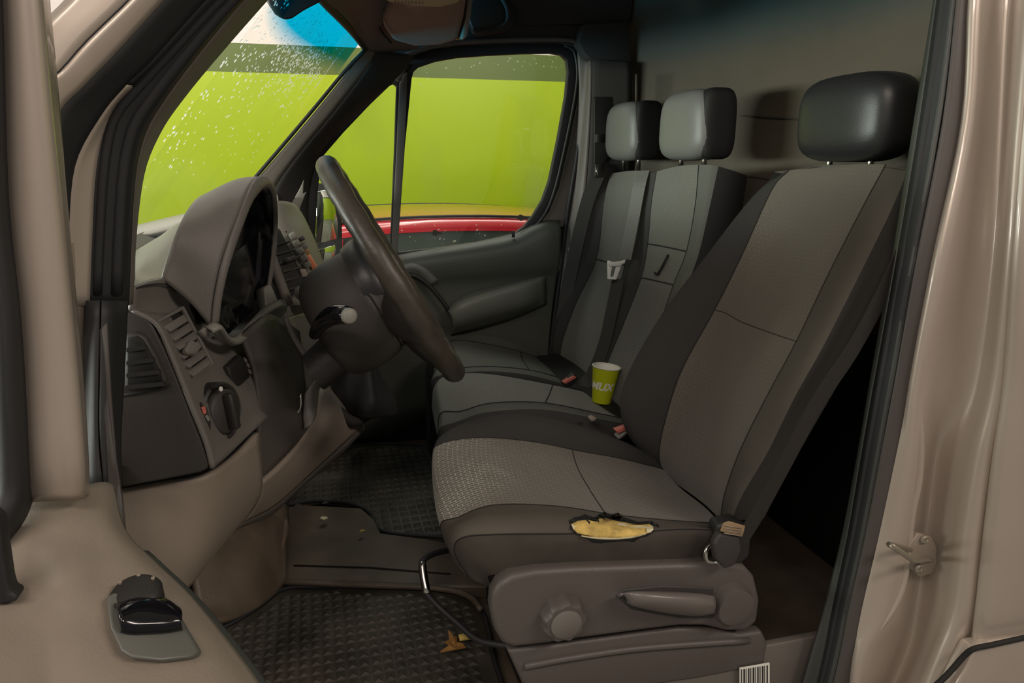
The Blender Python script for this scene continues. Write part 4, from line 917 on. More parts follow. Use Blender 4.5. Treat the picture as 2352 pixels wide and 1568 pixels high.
# wheel
wh = thing('steering_wheel', 'worn brown-black steering wheel seen edge-on in front of the driver seat', 'steering wheel', ctr_)
N_ = 72; path = [ctr_+ea*math.cos(2*PI*k/N_)+eb*math.sin(2*PI*k/N_) for k in range(N_)]
rr = []
for k in range(N_):
    a = 2*PI*k/N_
    rr.append(.0205+.0010*math.sin(a*22))
tube('rim', path, rr, M['leather'], wh, n=14, closed=True)
hubc = ctr_-nW*.035
def whp(ra, rb, d): return [hubc-nW*d+ea.normalized()*ra*math.cos(2*PI*k/16)+eb.normalized()*rb*math.sin(2*PI*k/16) for k in range(16)]
sheet('hub', dense([whp(.005, .005, -.03), whp(.07, .08, -.025), whp(.095, .10, 0), whp(.09, .10, .03)], 2, 3, True), M['soft'], wh, closed=True)
for (a0, wdt) in ((math.radians(65), .03), (math.radians(-65), .03), (math.radians(20), .026), (math.radians(-20), .026)):
    d_ = ea*math.cos(a0)+eb*math.sin(a0)
    tube('spoke', [hubc+d_*.3, hubc+nW*.005+d_*.65, ctr_-nW*.008+d_*.95], [.045, .034, .020], M['darker'], wh, n=10, sub=3, flat=(1, .6))

# gear lever with boot
gv = thing('gear_lever', 'gear lever with black leather boot on the dash console below the wheel', 'gear lever', P(800, 940, 1.85))
bt = []
for (px, py, y, r) in ((835, 935, 1.88, .085), (830, 910, 1.87, .085), (826, 880, 1.86, .07), (822, 850, 1.85, .055), (826, 825, 1.84, .038), (822, 808, 1.84, .02)):
    c = P(px, py, y)
    bt.append([c+Vector((math.cos(a)*r*(1+.10*math.sin(a*5+py*.03)), math.sin(a)*r*(1+.1*math.sin(a*5+py*.03)), math.cos(a)*r*-.25)) for a in [2*PI*k/20 for k in range(20)]])
sheet('boot', dense(bt, 2, 4, True), M['soft'], gv, closed=True, cap=True)
tube('boot_frame', PL([(722, 882, 1.78), (745, 915, 1.76), (790, 955, 1.78), (815, 968, 1.80), (850, 950, 1.86), (870, 935, 1.92)]), .014, M['dark'], gv, n=10, sub=3)
lathe('knob', [(.0, -.03), (.016, -.028), (.024, -.01), (.026, .01), (.02, .028), (0, .034)], P(835, 790, 1.84), (.2, -.1, 1), M['black'], gv, n=20)
prism('chrome_trim', PL([(766, 822), (774, 815), (786, 816), (780, 828), (770, 834)], 1.74), (0, .01, 0), M['light'], gv, bev=.002)
tube('chrome_ring', PL([(850, 828, 1.8), (862, 826, 1.8), (872, 832, 1.8), (880, 842, 1.8)]), .002, M['chrome'], gv, n=6)

# ================================================================== floor mats
def inpoly(x, y, pl):
    c = False; j = len(pl)-1
    for i in range(len(pl)):
        if (pl[i].y > y) != (pl[j].y > y) and x < (pl[j].x-pl[i].x)*(y-pl[i].y)/(pl[j].y-pl[i].y)+pl[i].x: c = not c
        j = i
    return c
def floormat(name, label, outline, z, cell, ang=0):
    pl = [PZ(x, y, z) for x, y in outline]
    pl = spline(pl, 4, True)
    c = sum(pl, Vector())/len(pl)
    t = thing(name, label, 'floor mat', (c.x, c.y, z-.012))
    prism('base', pl, (0, 0, -.012), M['mat'], t, bev=.003)
    tube('raised_edge', [Vector((p.x, p.y, z+.003)) for p in pl], .006, M['rubber'], t, n=8, closed=True)
    vs_ = []; fs = []
    xs = [p.x for p in pl]; ys = [p.y for p in pl]
    # inset polygon for tread
    ip = [c+(p-c)*.93 for p in pl]
    x = min(xs); row = 0
    while x < max(xs):
        y = min(ys)
        while y < max(ys):
            if inpoly(x, y, ip):
                g = .86
                # wedge stud: high edge towards +X, sloping
                b = len(vs_); hx = cell[0]*g/2; hy = cell[1]*g/2; h = .007
                vs_ += [Vector((x-hx, y-hy, z)), Vector((x+hx, y-hy, z)), Vector((x+hx, y+hy, z)), Vector((x-hx, y+hy, z)), Vector((x, y-hy*.7, z+h)), Vector((x, y+hy*.1, z+h*.6))]
                fs += [(b, b+1, b+4), (b+1, b+5, b+4), (b+1, b+2, b+5), (b+2, b+3, b+5), (b+3, b, b+4, b+5)]
            y += cell[1]
        x += cell[0]; row += 1
    o = link('tread', mesh('tread', vs_, fs), M['mat'], t); tag(o, kind='stuff')
    return t
floormat('floor_mat', 'dusty ribbed rubber mat in the driver footwell under the silver seat bar', [(470, 1470), (540, 1430), (600, 1392), (650, 1355), (720, 1349), (860, 1352), (1000, 1356), (1070, 1372), (1110, 1410), (1130, 1500), (1135, 1640), (800, 1700), (480, 1700), (450, 1560)], .012, (.026, .030))
floormat('floor_mat', 'black studded rubber mat in the far footwell beyond the raised floor strip', [(640, 1160), (700, 1105), (790, 1035), (900, 1020), (1060, 1040), (1120, 1120), (1120, 1240), (1010, 1234), (900, 1226), (866, 1212), (848, 1178), (800, 1158), (720, 1152)], .012, (.030, .040))
# litter
def blob(name, label, px, py, z, pts, m, h=.006):
    c = PZ(px, py, z)
    t = prism(name, [c+Vector((dx, dy, random.uniform(0, h))) for dx, dy in pts], (0, 0, -.003), m, None, bev=0)
    tag(t, label, 'litter')
    return t
blob('dry_leaf', 'larger crumpled orange-brown leaf on the driver mat', 1042, 1478, .035, [(-.034, -.02), (-.012, -.012), (-.02, .006), (-.008, .012), (-.006, .035), (.002, .018), (.012, .02), (.008, .0), (.018, -.008), (.022, -.028), (.002, -.024)], M['leaf'], .014)
blob('foam_crumb', 'pale tan scrap beside the orange leaf on the driver mat', 1066, 1466, .04, [(-.012, -.008), (.006, -.013), (.014, -.006), (.012, .009), (-.002, .012), (-.012, .005)], M['foam'], .01)
blob('foam_crumb', 'small cream foam crumb on the raised floor strip', 744, 1190, .05, [(-.012, -.004), (0, -.012), (.012, -.006), (.010, .006), (-.004, .01)], M['foam_l'], .006)
blob('foam_crumb', 'tiny beige foam crumb near the corner of the far mat', 832, 1218, .05, [(-.008, -.002), (0, -.006), (.009, 0), (.004, .007), (-.005, .004)], M['foam'], .003)

# ================================================================== driver's seat
ds = thing('driver_seat', 'worn grey cloth driver seat with torn cushion edge showing yellow foam', 'car seat', Vector((.5, 1.4, 0)))
BR = [
 [(1797, 398, 1.63), (1812, 392, 1.58), (1880, 380, 1.48), (1960, 377, 1.35), (2035, 378, 1.25), (2075, 382, 1.20), (2105, 392, 1.15), (2160, 400, 1.15)],
 [(1730, 450, 1.66), (1772, 437, 1.60), (1850, 450, 1.48), (1922, 462, 1.34), (1985, 470, 1.23), (2030, 478, 1.17), (2075, 485, 1.14), (2125, 500, 1.14)],
 [(1612, 600, 1.68), (1702, 590, 1.60), (1772, 608, 1.48), (1840, 622, 1.34), (1903, 630, 1.22), (1950, 640, 1.155), (1995, 648, 1.13), (2056, 640, 1.13)],
 [(1520, 722, 1.69), (1641, 712, 1.60), (1702, 738, 1.48), (1766, 762, 1.33), (1830, 783, 1.21), (1875, 792, 1.145), (1915, 798, 1.125), (1978, 780, 1.13)],
 [(1446, 850, 1.69), (1568, 845, 1.60), (1640, 868, 1.48), (1702, 886, 1.33), (1766, 902, 1.21), (1812, 908, 1.145), (1850, 908, 1.125), (1910, 895, 1.13)],
 [(1424, 930, 1.68), (1532, 950, 1.595), (1592, 978, 1.47), (1650, 1004, 1.33), (1702, 1030, 1.21), (1748, 1038, 1.15), (1785, 1036, 1.13), (1845, 1005, 1.13)],
 [(1445, 1000, 1.67), (1514, 1040, 1.585), (1566, 1074, 1.46), (1615, 1104, 1.33), (1666, 1130, 1.215), (1695, 1136, 1.16), (1725, 1132, 1.14), (1795, 1098, 1.14)],
 [(1515, 1072, 1.66), (1526, 1092, 1.58), (1570, 1122, 1.46), (1615, 1155, 1.33), (1655, 1192, 1.225), (1672, 1196, 1.17), (1695, 1194, 1.15), (1755, 1178, 1.15)]]
def bring(R, back_y):
    out = []
    for r in R:
        pts = PL(r); last = pts[-1]; x2 = last.x
        pts.append(Vector((x2+.03, (last.y+back_y)/2, last.z))); pts.append(Vector((x2, back_y, last.z)))
        out.append(pts)
    return out
DBk = dense(bring(BR, 1.66), 5, 5, True)
# columns (5 per control): 0 far outer, 5 far seam, 20 near seam, 25 bolster, 30 side, 35 rear near
def wrapcols(D, a, b):
    n = len(D[0]); return [[r[k % n] for k in range(a, b+1)] for r in D]
bk = sheet('backrest', wrapcols(DBk, 5, 20), M['fab'], ds)
sheet('backrest_bolster', wrapcols(DBk, 0, 5), M['bolster'], ds)['label'] = 'charcoal bolster on the far side of the backrest'
sheet('backrest_bolster', wrapcols(DBk, 20, 27), M['plain'], ds)
sheet('backrest_side', wrapcols(DBk, 27, 35), M['bolster_side'], ds)
sheet('backrest_shell', wrapcols(DBk, 35, 50), M['head_black'], ds)
top_r = DBk[0]; tc_ = sum(top_r, Vector())/len(top_r)+Vector((0.0, 0, .012))
link('backrest_top', mesh('backrest_top', top_r+[tc_], [(i, (i+1) % len(top_r), len(top_r)) for i in range(len(top_r))], True), M['plain'], ds)
tube('seam', [r[5] for r in DBk], .0018, M['seam'], ds, n=6)
tube('seam', [r[20] for r in DBk], .0015, M['seam'], ds, n=6)
i_ = 15
tube('cross_seam', [DBk[i_][k]+Vector((-.001, -.0005, 0)) for k in range(5, 21)], .0009, M['bolster'], ds, n=6)
# headrest
hr = rbox('headrest', 1.085, 1.215, 1.245, 1.54, 1.10, 1.285, M['soft'], ds, p=3.6)
for y in (1.33, 1.46):
    tube('headrest_post', [Vector((1.15, y, 1.06)), Vector((1.15, y, 1.14))], .007, M['chrome'], hr, n=10)
# cushion
CU = [
 [(1135, 1352, 1.17), (1085, 1330, 1.16), (1050, 1300, 1.20), (1036, 1275, 1.25), (1024, 1240, 1.35), (1012, 1190, 1.48), (1004, 1150, 1.58), (1000, 1120, 1.64), (1010, 1120, 1.67)],
 [(1120, 1325, 1.15), (1052, 1275, 1.145), (1024, 1240, 1.19), (1012, 1205, 1.24), (1000, 1160, 1.35), (993, 1100, 1.47), (994, 1052, 1.58), (1000, 1032, 1.64), (1010, 1060, 1.67)],
 [(1140, 1318, 1.135), (1070, 1245, 1.13), (1050, 1206, 1.165), (1052, 1188, 1.22), (1024, 1130, 1.34), (1008, 1070, 1.47), (1010, 1020, 1.58), (1028, 990, 1.635), (1040, 1020, 1.68)],
 [(1190, 1302, 1.125), (1150, 1238, 1.12), (1132, 1190, 1.15), (1132, 1160, 1.215), (1112, 1100, 1.34), (1100, 1050, 1.46), (1100, 1005, 1.57), (1112, 958, 1.63), (1110, 1000, 1.68)],
 [(1300, 1300, 1.125), (1300, 1236, 1.115), (1290, 1190, 1.145), (1275, 1162, 1.21), (1252, 1110, 1.34), (1235, 1060, 1.46), (1222, 1014, 1.57), (1222, 952, 1.63), (1230, 1000, 1.68)],
 [(1450, 1298, 1.125), (1450, 1230, 1.115), (1432, 1205, 1.145), (1412, 1182, 1.21), (1375, 1130, 1.34), (1345, 1080, 1.46), (1332, 1036, 1.57), (1330, 976, 1.63), (1340, 1020, 1.68)],
 [(1560, 1294, 1.125), (1560, 1222, 1.115), (1545, 1208, 1.145), (1530, 1194, 1.21), (1480, 1150, 1.34), (1440, 1098, 1.46), (1422, 1052, 1.57), (1420, 1008, 1.62), (1430, 1040, 1.68)],
 [(1630, 1288, 1.135), (1645, 1222, 1.13), (1648, 1212, 1.16), (1652, 1202, 1.215), (1620, 1165, 1.34), (1560, 1118, 1.46), (1526, 1078, 1.57), (1512, 1052, 1.62), (1520, 1070, 1.68)]]
DCu = dense([PL(r) for r in CU], 5, 6)
cs_o = sheet('cushion_side', wrapcols(DCu, 0, 6), M['cushion_side'], ds)
cb_o = sheet('cushion_bolster', wrapcols(DCu, 6, 15), M['plain'], ds)
sheet('cushion', wrapcols(DCu, 15, 30), M['fab_w'], ds)
sheet('cushion_bolster', wrapcols(DCu, 30, 40), M['bolster'], ds)['label'] = 'charcoal bolster along the far side of the cushion'
for k in (6, 15, 30): tube('seam', [r[k]+Vector((0, -.0006, .0006)) for r in DCu], .0013, M['seam'], ds, n=6)
tube('cross_seam', [DCu[29+int((k-15)*.0)][k]+Vector((0, 0, .001)) for k in range(15, 31)], .0010, M['bolster'], ds, n=6)
# filler body of the cushion
prism('cushion_pan', [Vector((.34, 1.17, .18)), Vector((.74, 1.17, .18)), Vector((.74, 1.17, .31)), Vector((.32, 1.17, .31))], (0, .48, 0), M['head_black'], ds, bev=.02)
# torn opening with foam
TS = bvh(cs_o, cb_o)
tear = [(1310, 1203), (1322, 1196), (1345, 1193), (1368, 1198), (1375, 1188), (1395, 1190), (1415, 1195), (1440, 1200), (1470, 1204), (1495, 1203), (1502, 1210), (1498, 1222), (1470, 1230), (1440, 1235), (1400, 1237), (1362, 1233), (1325, 1225), (1314, 1215)]
def tz(p, l=0): return onto(TS, p[0], p[1], l+.0015, 1.12)
def patch(name, pts, lift, m, parent, bulge=0.0):
    """a puffy patch lying on the cushion surface: fan of quads draped through the ray hits"""
    cx = sum(p[0] for p in pts)/len(pts); cy = sum(p[1] for p in pts)/len(pts); n = len(pts); vs_ = []; fs = []
    for k, f in enumerate((1, .92, .7, .45, .2)):
        for p in pts: vs_.append(tz((cx+(p[0]-cx)*f+(random.uniform(-1.5, 1.5) if 0 < k else 0), cy+(p[1]-cy)*f+(random.uniform(-1, 1) if k else 0)), lift+(bulge*(1, 1.6, 1.2, 1.5, 1.1)[k]*random.uniform(.7, 1.2) if k else -.004)))
    for k in range(4):
        for i in range(n): j = (i+1) % n; fs.append((k*n+i, k*n+j, (k+1)*n+j, (k+1)*n+i))
    fs.append(tuple(4*n+i for i in range(n)))
    return link(name, mesh(name, vs_, fs, True), m, parent)
tr_o = []
for q, (x, y) in enumerate(tear):
    for f in (0, .5):
        nx, ny = tear[(q+1) % len(tear)]; xx = x+(nx-x)*f; yy = y+(ny-y)*f
        g = random.uniform(.02, .14); g2 = random.uniform(.2, .75)
        tr_o.append((xx+(xx-1405)*g*.6, yy+(yy-1214)*g2))
patch('torn_edge', tr_o, .0015, M['head_black'], ds, .001)
fo = patch('exposed_foam', tear, .003, M['foam'], ds, .0045)
fo['label'] = 'yellow seat foam showing through the tear'
def ribbon(a, b, lift):
    sheet('torn_lining', dense([[tz(p, lift-.002) for p in a], [tz(((p[0]+q[0])/2+random.uniform(-2, 2), (p[1]+q[1])/2), lift+random.uniform(.001, .005)) for p, q in zip(a, b)], [tz(p, lift-.001) for p in b]], 2, 2), M['foam_l'], ds)
ribbon([(1335, 1229), (1370, 1233), (1410, 1232), (1450, 1229), (1478, 1223)], [(1335, 1232), (1370, 1238), (1410, 1239), (1450, 1236), (1484, 1227)], .006)
ribbon([(1418, 1197), (1432, 1199), (1448, 1205), (1470, 1207), (1498, 1206)], [(1420, 1206), (1434, 1208), (1450, 1212), (1470, 1212), (1494, 1212)], .008)
ribbon([(1313, 1204), (1320, 1200), (1330, 1199)], [(1318, 1216), (1325, 1214), (1332, 1206)], .007)
ribbon([(1484, 1212), (1492, 1210), (1500, 1207)], [(1486, 1224), (1494, 1222), (1501, 1216)], .010)
for (x, y, s) in ((1310, 1196, 10), (1360, 1192, 14), (1380, 1184, 12), (1398, 1188, 10), (1410, 1184, 12), (1425, 1193, 8), (1488, 1200, 10), (1500, 1206, 9), (1345, 1196, 9), (1372, 1190, 12)):
    a = random.uniform(-.6, .6)
    tube('torn_thread', [tz((x, y), .002), tz((x+s*math.cos(a), y+s*math.sin(a)*.8), .008), tz((x+1.6*s*math.cos(a+.5), y+s*1.4*math.sin(a+.5)), .003)], [.0035, .0028, .001], M['seam'], ds, n=6, sub=2)
# base panel
sp_pts = PL([(1128, 1400), (1132, 1368), (1146, 1342), (1175, 1322), (1230, 1311), (1320, 1305), (1440, 1301), (1560, 1297), (1660, 1295), (1712, 1300), (1735, 1325), (1748, 1380), (1742, 1430), (1715, 1452), (1670, 1452), (1620, 1440), (1560, 1440), (1480, 1450), (1400, 1461), (1330, 1470), (1250, 1482), (1180, 1490), (1155, 1480), (1138, 1450)], 1.10)
spn = prism('side_panel', sp_pts, (0, .04, 0), M['seatpanel'], ds, bev=.012, seg=4)
low = PL([(1165, 1494), (1250, 1486), (1330, 1474), (1400, 1465), (1480, 1454), (1560, 1444), (1640, 1446), (1700, 1458), (1752, 1450), (1765, 1480), (1755, 1530), (1600, 1560), (1400, 1590), (1225, 1640), (1200, 1570)], 1.115)
prism('lower_panel', low, (0, .03, 0), M['seatpanel'], ds, bev=.008, seg=3)
tube('panel_rib', PL([(1205, 1530), (1300, 1512), (1450, 1490), (1600, 1478), (1720, 1470)], 1.113), .007, M['seatpanel'], ds, n=8, sub=3)
prism('seat_base', [Vector((.36, 1.17, -.01)), Vector((.80, 1.17, -.01)), Vector((.80, 1.17, .24)), Vector((.36, 1.17, .24))], (0, .44, 0), M['darker'], ds, bev=.01)
kc2 = P(1298, 1428, 1.078)
kb = lathe('lumbar_knob', [(.041, .03), (.041, .008), (.040, .0), (.036, -.006), (0, -.008)], kc2, (0, 1, .05), M['seatpanel'], ds, n=72, mod=lambda a: 1+.055*math.cos(9*a))
lathe('knob_face', [(.029, .003), (.029, -.0095), (.027, -.011), (0, -.0115)], kc2, (0, 1, .05), M['mid'], kb, n=40)
lb = lathe('lever_boss', [(.042, .04), (.042, .0), (.038, -.010), (.025, -.013), (0, -.013)], P(1686, 1390, 1.085), (0, 1, .05), M['seatpanel'], ds, n=40)
lv1 = [PL([(1418, 1368, 1.09), (1425, 1362, 1.075), (1432, 1366, 1.07), (1440, 1378, 1.075), (1438, 1384, 1.09)]),
       PL([(1450, 1360, 1.085), (1460, 1358, 1.055), (1465, 1372, 1.045), (1462, 1390, 1.055), (1460, 1394, 1.085)]),
       PL([(1530, 1358, 1.085), (1530, 1360, 1.05), (1532, 1378, 1.035), (1530, 1402, 1.05), (1530, 1408, 1.085)]),
       PL([(1600, 1362, 1.085), (1602, 1364, 1.055), (1604, 1384, 1.04), (1602, 1410, 1.055), (1600, 1415, 1.085)]),
       PL([(1640, 1368, 1.085), (1642, 1370, 1.07), (1645, 1388, 1.06), (1642, 1405, 1.07), (1640, 1410, 1.085)])]
sheet('height_lever', dense(lv1, 4, 5), mat('satin_lever', (.16, .14, .13), .28), ds, thick=.004)
prism('lever_recess', PL([(1415, 1370), (1430, 1354), (1520, 1345), (1640, 1350), (1640, 1420), (1560, 1420), (1450, 1400)], 1.096), (0, .006, 0), M['dark'], ds, bev=.003)
# adjust bar in front
tube('adjust_bar', [P(1035, 1262, 1.40), P(1000, 1270, 1.36), P(975, 1283, 1.33), P(968, 1300, 1.32), P(974, 1340, 1.30), P(980, 1362, 1.29), P(1010, 1395, 1.27), P(1050, 1430, 1.24), P(1095, 1468, 1.2), P(1150, 1480, 1.17), P(1200, 1484, 1.15)], .0065, M['chrome'] if False else M['rubber'], ds, n=10, sub=3)
tube('bar_sleeve', [P(970, 1290, 1.325), P(974, 1325, 1.305), P(981, 1362, 1.285)], .0078, M['chrome'], ds, n=10, sub=3)
# hinge cover and belt anchor
tube('anchor_hook', PL([(1637, 1245, 1.12), (1622, 1262, 1.11), (1622, 1285, 1.11), (1640, 1292, 1.11), (1655, 1288, 1.11)]), .005, M['chrome'], ds, n=8, sub=4)
prism('hinge_cover', PL([(1650, 1205), (1700, 1195), (1730, 1220), (1725, 1280), (1690, 1310), (1655, 1300), (1645, 1250)], 1.11), (0, .04, 0), M['darker'], ds, bev=.01, seg=3)
# label with bars at the seat foot
lbp = prism('floor_label', PL([(1700, 1535), (1768, 1523), (1768, 1590), (1700, 1600)], 1.108), (0, .003, 0), M['paperwhite'], ds, bev=0)
for k in range(12):
    x = 1703+k*5.3; ww = (1.5, 3, 1, 2.5)[k % 4]
    prism('bar', PL([(x, 1538-(x-1700)*.16), (x+ww, 1538-(x-1700)*.16), (x+ww, 1600), (x, 1600)], 1.107), (0, .001, 0), M['seam'], lbp, bev=0)

# driver's seat belt
sb = thing('seat_belt', 'dark webbing belt hanging down the near side of the driver backrest', 'seat belt', P(1690, 1280, 1.08))
bands('webbing', [P(2080, 560, 1.10), P(2035, 660, 1.09), P(1960, 800, 1.085), P(1880, 920, 1.08), P(1800, 1070, 1.075), P(1740, 1180, 1.08), P(1690, 1260, 1.085)], .042, (.3, -1, 0), M['bolster_side'], sb, th=.0012)
prism('belt_tag', PL([(1662, 1202), (1675, 1197), (1712, 1208), (1706, 1232), (1690, 1230), (1655, 1220)], 1.068), (0, .003, 0), M['tag'], sb, bev=.001)
for k in range(4):
    tube('tag_line', PL([(1663, 1206+k*6), (1704, 1213+k*6)], 1.067), .001, M['beige'], sb, n=5)
prism('anchor_cover', PL([(1655, 1225), (1700, 1232), (1705, 1262), (1690, 1300), (1665, 1308), (1645, 1285), (1640, 1250)], 1.07), (0, .02, 0), M['dark'], sb, bev=.006, seg=3)

# ================================================================== passenger bench (two places)
be = thing('passenger_bench', 'double passenger bench in grey-green cloth beyond the driver seat', 'car seat', Vector((.75, 2.22, 0)))
MB_ = [
 [(1492, 398, 2.20), (1508, 394, 2.14), (1555, 382, 2.0), (1605, 378, 1.87), (1650, 382, 1.81), (1716, 405, 1.81)],
 [(1478, 470, 2.20), (1496, 470, 2.14), (1545, 470, 2.0), (1597, 472, 1.87), (1630, 475, 1.81), (1705, 480, 1.81)],
 [(1462, 560, 2.20), (1488, 560, 2.14), (1530, 567, 2.0), (1577, 577, 1.87), (1605, 582, 1.81), (1690, 580, 1.81)],
 [(1440, 640, 2.20), (1473, 638, 2.14), (1510, 645, 2.0), (1547, 654, 1.87), (1575, 665, 1.81), (1670, 665, 1.81)],
 [(1400, 750, 2.20), (1430, 750, 2.14), (1470, 757, 2.0), (1507, 768, 1.87), (1535, 780, 1.81), (1630, 780, 1.81)],
 [(1368, 860, 2.20), (1390, 852, 2.14), (1425, 862, 2.0), (1460, 872, 1.87), (1490, 882, 1.81), (1590, 880, 1.81)],
 [(1370, 930, 2.20), (1385, 930, 2.14), (1415, 940, 2.0), (1450, 950, 1.87), (1480, 960, 1.81), (1560, 960, 1.81)]]
PB_ = [
 [(1384, 412, 2.66), (1400, 400, 2.60), (1440, 393, 2.45), (1474, 392, 2.30), (1490, 394, 2.24), (1560, 400, 2.24)],
 [(1362, 475, 2.66), (1386, 470, 2.60), (1422, 470, 2.45), (1458, 470, 2.30), (1476, 470, 2.24), (1545, 475, 2.24)],
 [(1322, 600, 2.66), (1370, 596, 2.60), (1402, 604, 2.45), (1436, 608, 2.30), (1456, 610, 2.24), (1530, 610, 2.24)],
 [(1290, 700, 2.66), (1322, 700, 2.60), (1362, 706, 2.45), (1402, 712, 2.30), (1426, 716, 2.24), (1500, 716, 2.24)],
 [(1272, 790, 2.66), (1288, 802, 2.60), (1330, 810, 2.45), (1372, 820, 2.30), (1400, 826, 2.24), (1470, 826, 2.24)],
 [(1284, 850, 2.66), (1296, 866, 2.60), (1318, 880, 2.45), (1346, 890, 2.30), (1380, 900, 2.24), (1450, 900, 2.24)]]
for R, by, lab in ((MB_, 2.2, 'mid'), (PB_, 2.66, 'far')):
    D_ = dense(bring(R, by), 5, 5, True)
    sheet('backrest', wrapcols(D_, 5, 15), M['fab_b'], be)
    sheet('backrest_bolster', wrapcols(D_, 0, 5), M['bolster'], be)
    sheet('backrest_bolster', wrapcols(D_, 15, 20), M['bolster'] if lab == 'far' else M['plainb'], be)
    sheet('backrest_side', wrapcols(D_, 20, 25), M['head_black'], be)
    sheet('backrest_shell', wrapcols(D_, 25, 40), M['head_black'], be)
    tr_ = D_[0]; c_ = sum(tr_, Vector())/len(tr_)+Vector((0, 0, .008))
    link('backrest_top', mesh('backrest_top', tr_+[c_], [(i, (i+1) % len(tr_), len(tr_)) for i in range(len(tr_))], True), M['plainb'], be)
    for k in (5, 15): tube('seam', [r[k] for r in D_], .0018, M['seam'], be, n=6)
    ii = 10
    tube('cross_seam', [D_[ii][k]+Vector((-.001, 0, 0)) for k in range(5, 16)], .002, M['seam'], be, n=6)
    if lab == 'mid':
        tube('cross_seam', [D_[15][k]+Vector((-.001, 0, 0)) for k in range(5, 16)], .002, M['seam'], be, n=6)
        tube('pull_strap', [D_[11][11]+Vector((-.003, -.002, 0)), D_[12][11]+Vector((-.009, -.004, 0)), D_[14][10]+Vector((-.008, -.004, 0)), D_[14][9]+Vector((-.007, -.004, 0))], .004, M['seam'], be, n=8, sub=3)
for y0, y1 in ((1.87, 2.15), (2.32, 2.59)):
    h_ = thing_part = rbox('headrest', 1.035, 1.155, y0, y1, 1.105, 1.305, M['headrest'], be, p=3.8, taper=-.05)
    sd = rbox('headrest_side', 1.055, 1.16, y0-.003, y0+.06, 1.108, 1.303, M['head_black'], be, p=4)
    for yy in (y0+.07, y1-.07):
        tube('headrest_post', [Vector((1.10, yy, 1.07)), Vector((1.10, yy, 1.15))], .0075, M['chrome'], h_, n=10)
# cushions
MC = [
 [(1020, 1040, 1.79), (1012, 1030, 1.82), (1006, 1005, 1.88), (998, 970, 2.0), (992, 930, 2.15), (1000, 930, 2.2)],
 [(1025, 1010, 1.78), (1008, 985, 1.80), (1012, 950, 1.87), (998, 905, 2.0), (998, 885, 2.15), (1005, 890, 2.2)],
 [(1060, 1000, 1.77), (1050, 968, 1.79), (1058, 945, 1.87), (1025, 888, 2.0), (1030, 862, 2.15), (1040, 870, 2.2)],
 [(1120, 1000, 1.77), (1120, 946, 1.79), (1130, 926, 1.87), (1130, 888, 2.0), (1120, 858, 2.15), (1120, 868, 2.2)],
 [(1250, 1000, 1.77), (1245, 940, 1.79), (1252, 926, 1.87), (1262, 905, 2.0), (1270, 884, 2.15), (1270, 895, 2.2)],
 [(1370, 1000, 1.77), (1365, 960, 1.79), (1375, 950, 1.87), (1385, 932, 2.0), (1365, 905, 2.15), (1365, 915, 2.2)],
 [(1450, 1010, 1.77), (1445, 975, 1.79), (1450, 965, 1.87), (1450, 950, 2.0), (1430, 925, 2.15), (1430, 930, 2.2)]]
PC = [
 [(1000, 960, 2.24), (994, 950, 2.26), (992, 925, 2.32), (1000, 900, 2.45), (1005, 870, 2.60), (1010, 860, 2.66)],
 [(1000, 900, 2.23), (992, 872, 2.25), (1000, 850, 2.32), (1004, 815, 2.45), (1015, 800, 2.60), (1020, 800, 2.67)],
 [(1060, 890, 2.22), (1050, 858, 2.24), (1058, 845, 2.32), (1050, 806, 2.45), (1050, 782, 2.59), (1050, 776, 2.66)],
 [(1120, 890, 2.22), (1120, 852, 2.24), (1125, 842, 2.32), (1120, 815, 2.45), (1115, 790, 2.59), (1110, 771, 2.66)],
 [(1210, 895, 2.22), (1210, 860, 2.24), (1215, 850, 2.32), (1200, 826, 2.45), (1195, 808, 2.59), (1185, 788, 2.66)],
 [(1290, 905, 2.22), (1290, 880, 2.24), (1285, 868, 2.32), (1272, 848, 2.45), (1258, 832, 2.59), (1250, 818, 2.66)],
 [(1345, 915, 2.22), (1345, 898, 2.24), (1335, 888, 2.32), (1320, 872, 2.45), (1305, 860, 2.59), (1296, 848, 2.66)]]
for R, mm in ((MC, 'fab_b'), (PC, 'plainb')):
    D_ = dense([PL(r) for r in R], 5, 6)
    sheet('cushion_side', wrapcols(D_, 0, 5), M['bolster'], be)
    sheet('cushion_bolster', wrapcols(D_, 5, 10), M['plainb'], be)
    sheet('cushion', wrapcols(D_, 10, 20), M[mm], be)
    sheet('cushion_bolster', wrapcols(D_, 20, 25), M['plainb'], be)
    for k in (10, 20): tube('seam', [r[k]+Vector((0, 0, .001)) for r in D_], .0018, M['seam'], be, n=6)
    tube('cross_seam', [D_[24][k]+Vector((0, 0, .001)) for k in range(10, 21)], .0018, M['seam'], be, n=6)
prism('bench_base', [Vector((.36, 1.80, -.01)), Vector((.95, 1.80, -.01)), Vector((.95, 1.80, .36)), Vector((.36, 1.80, .36))], (0, .84, 0), M['head_black'], be, bev=.02)

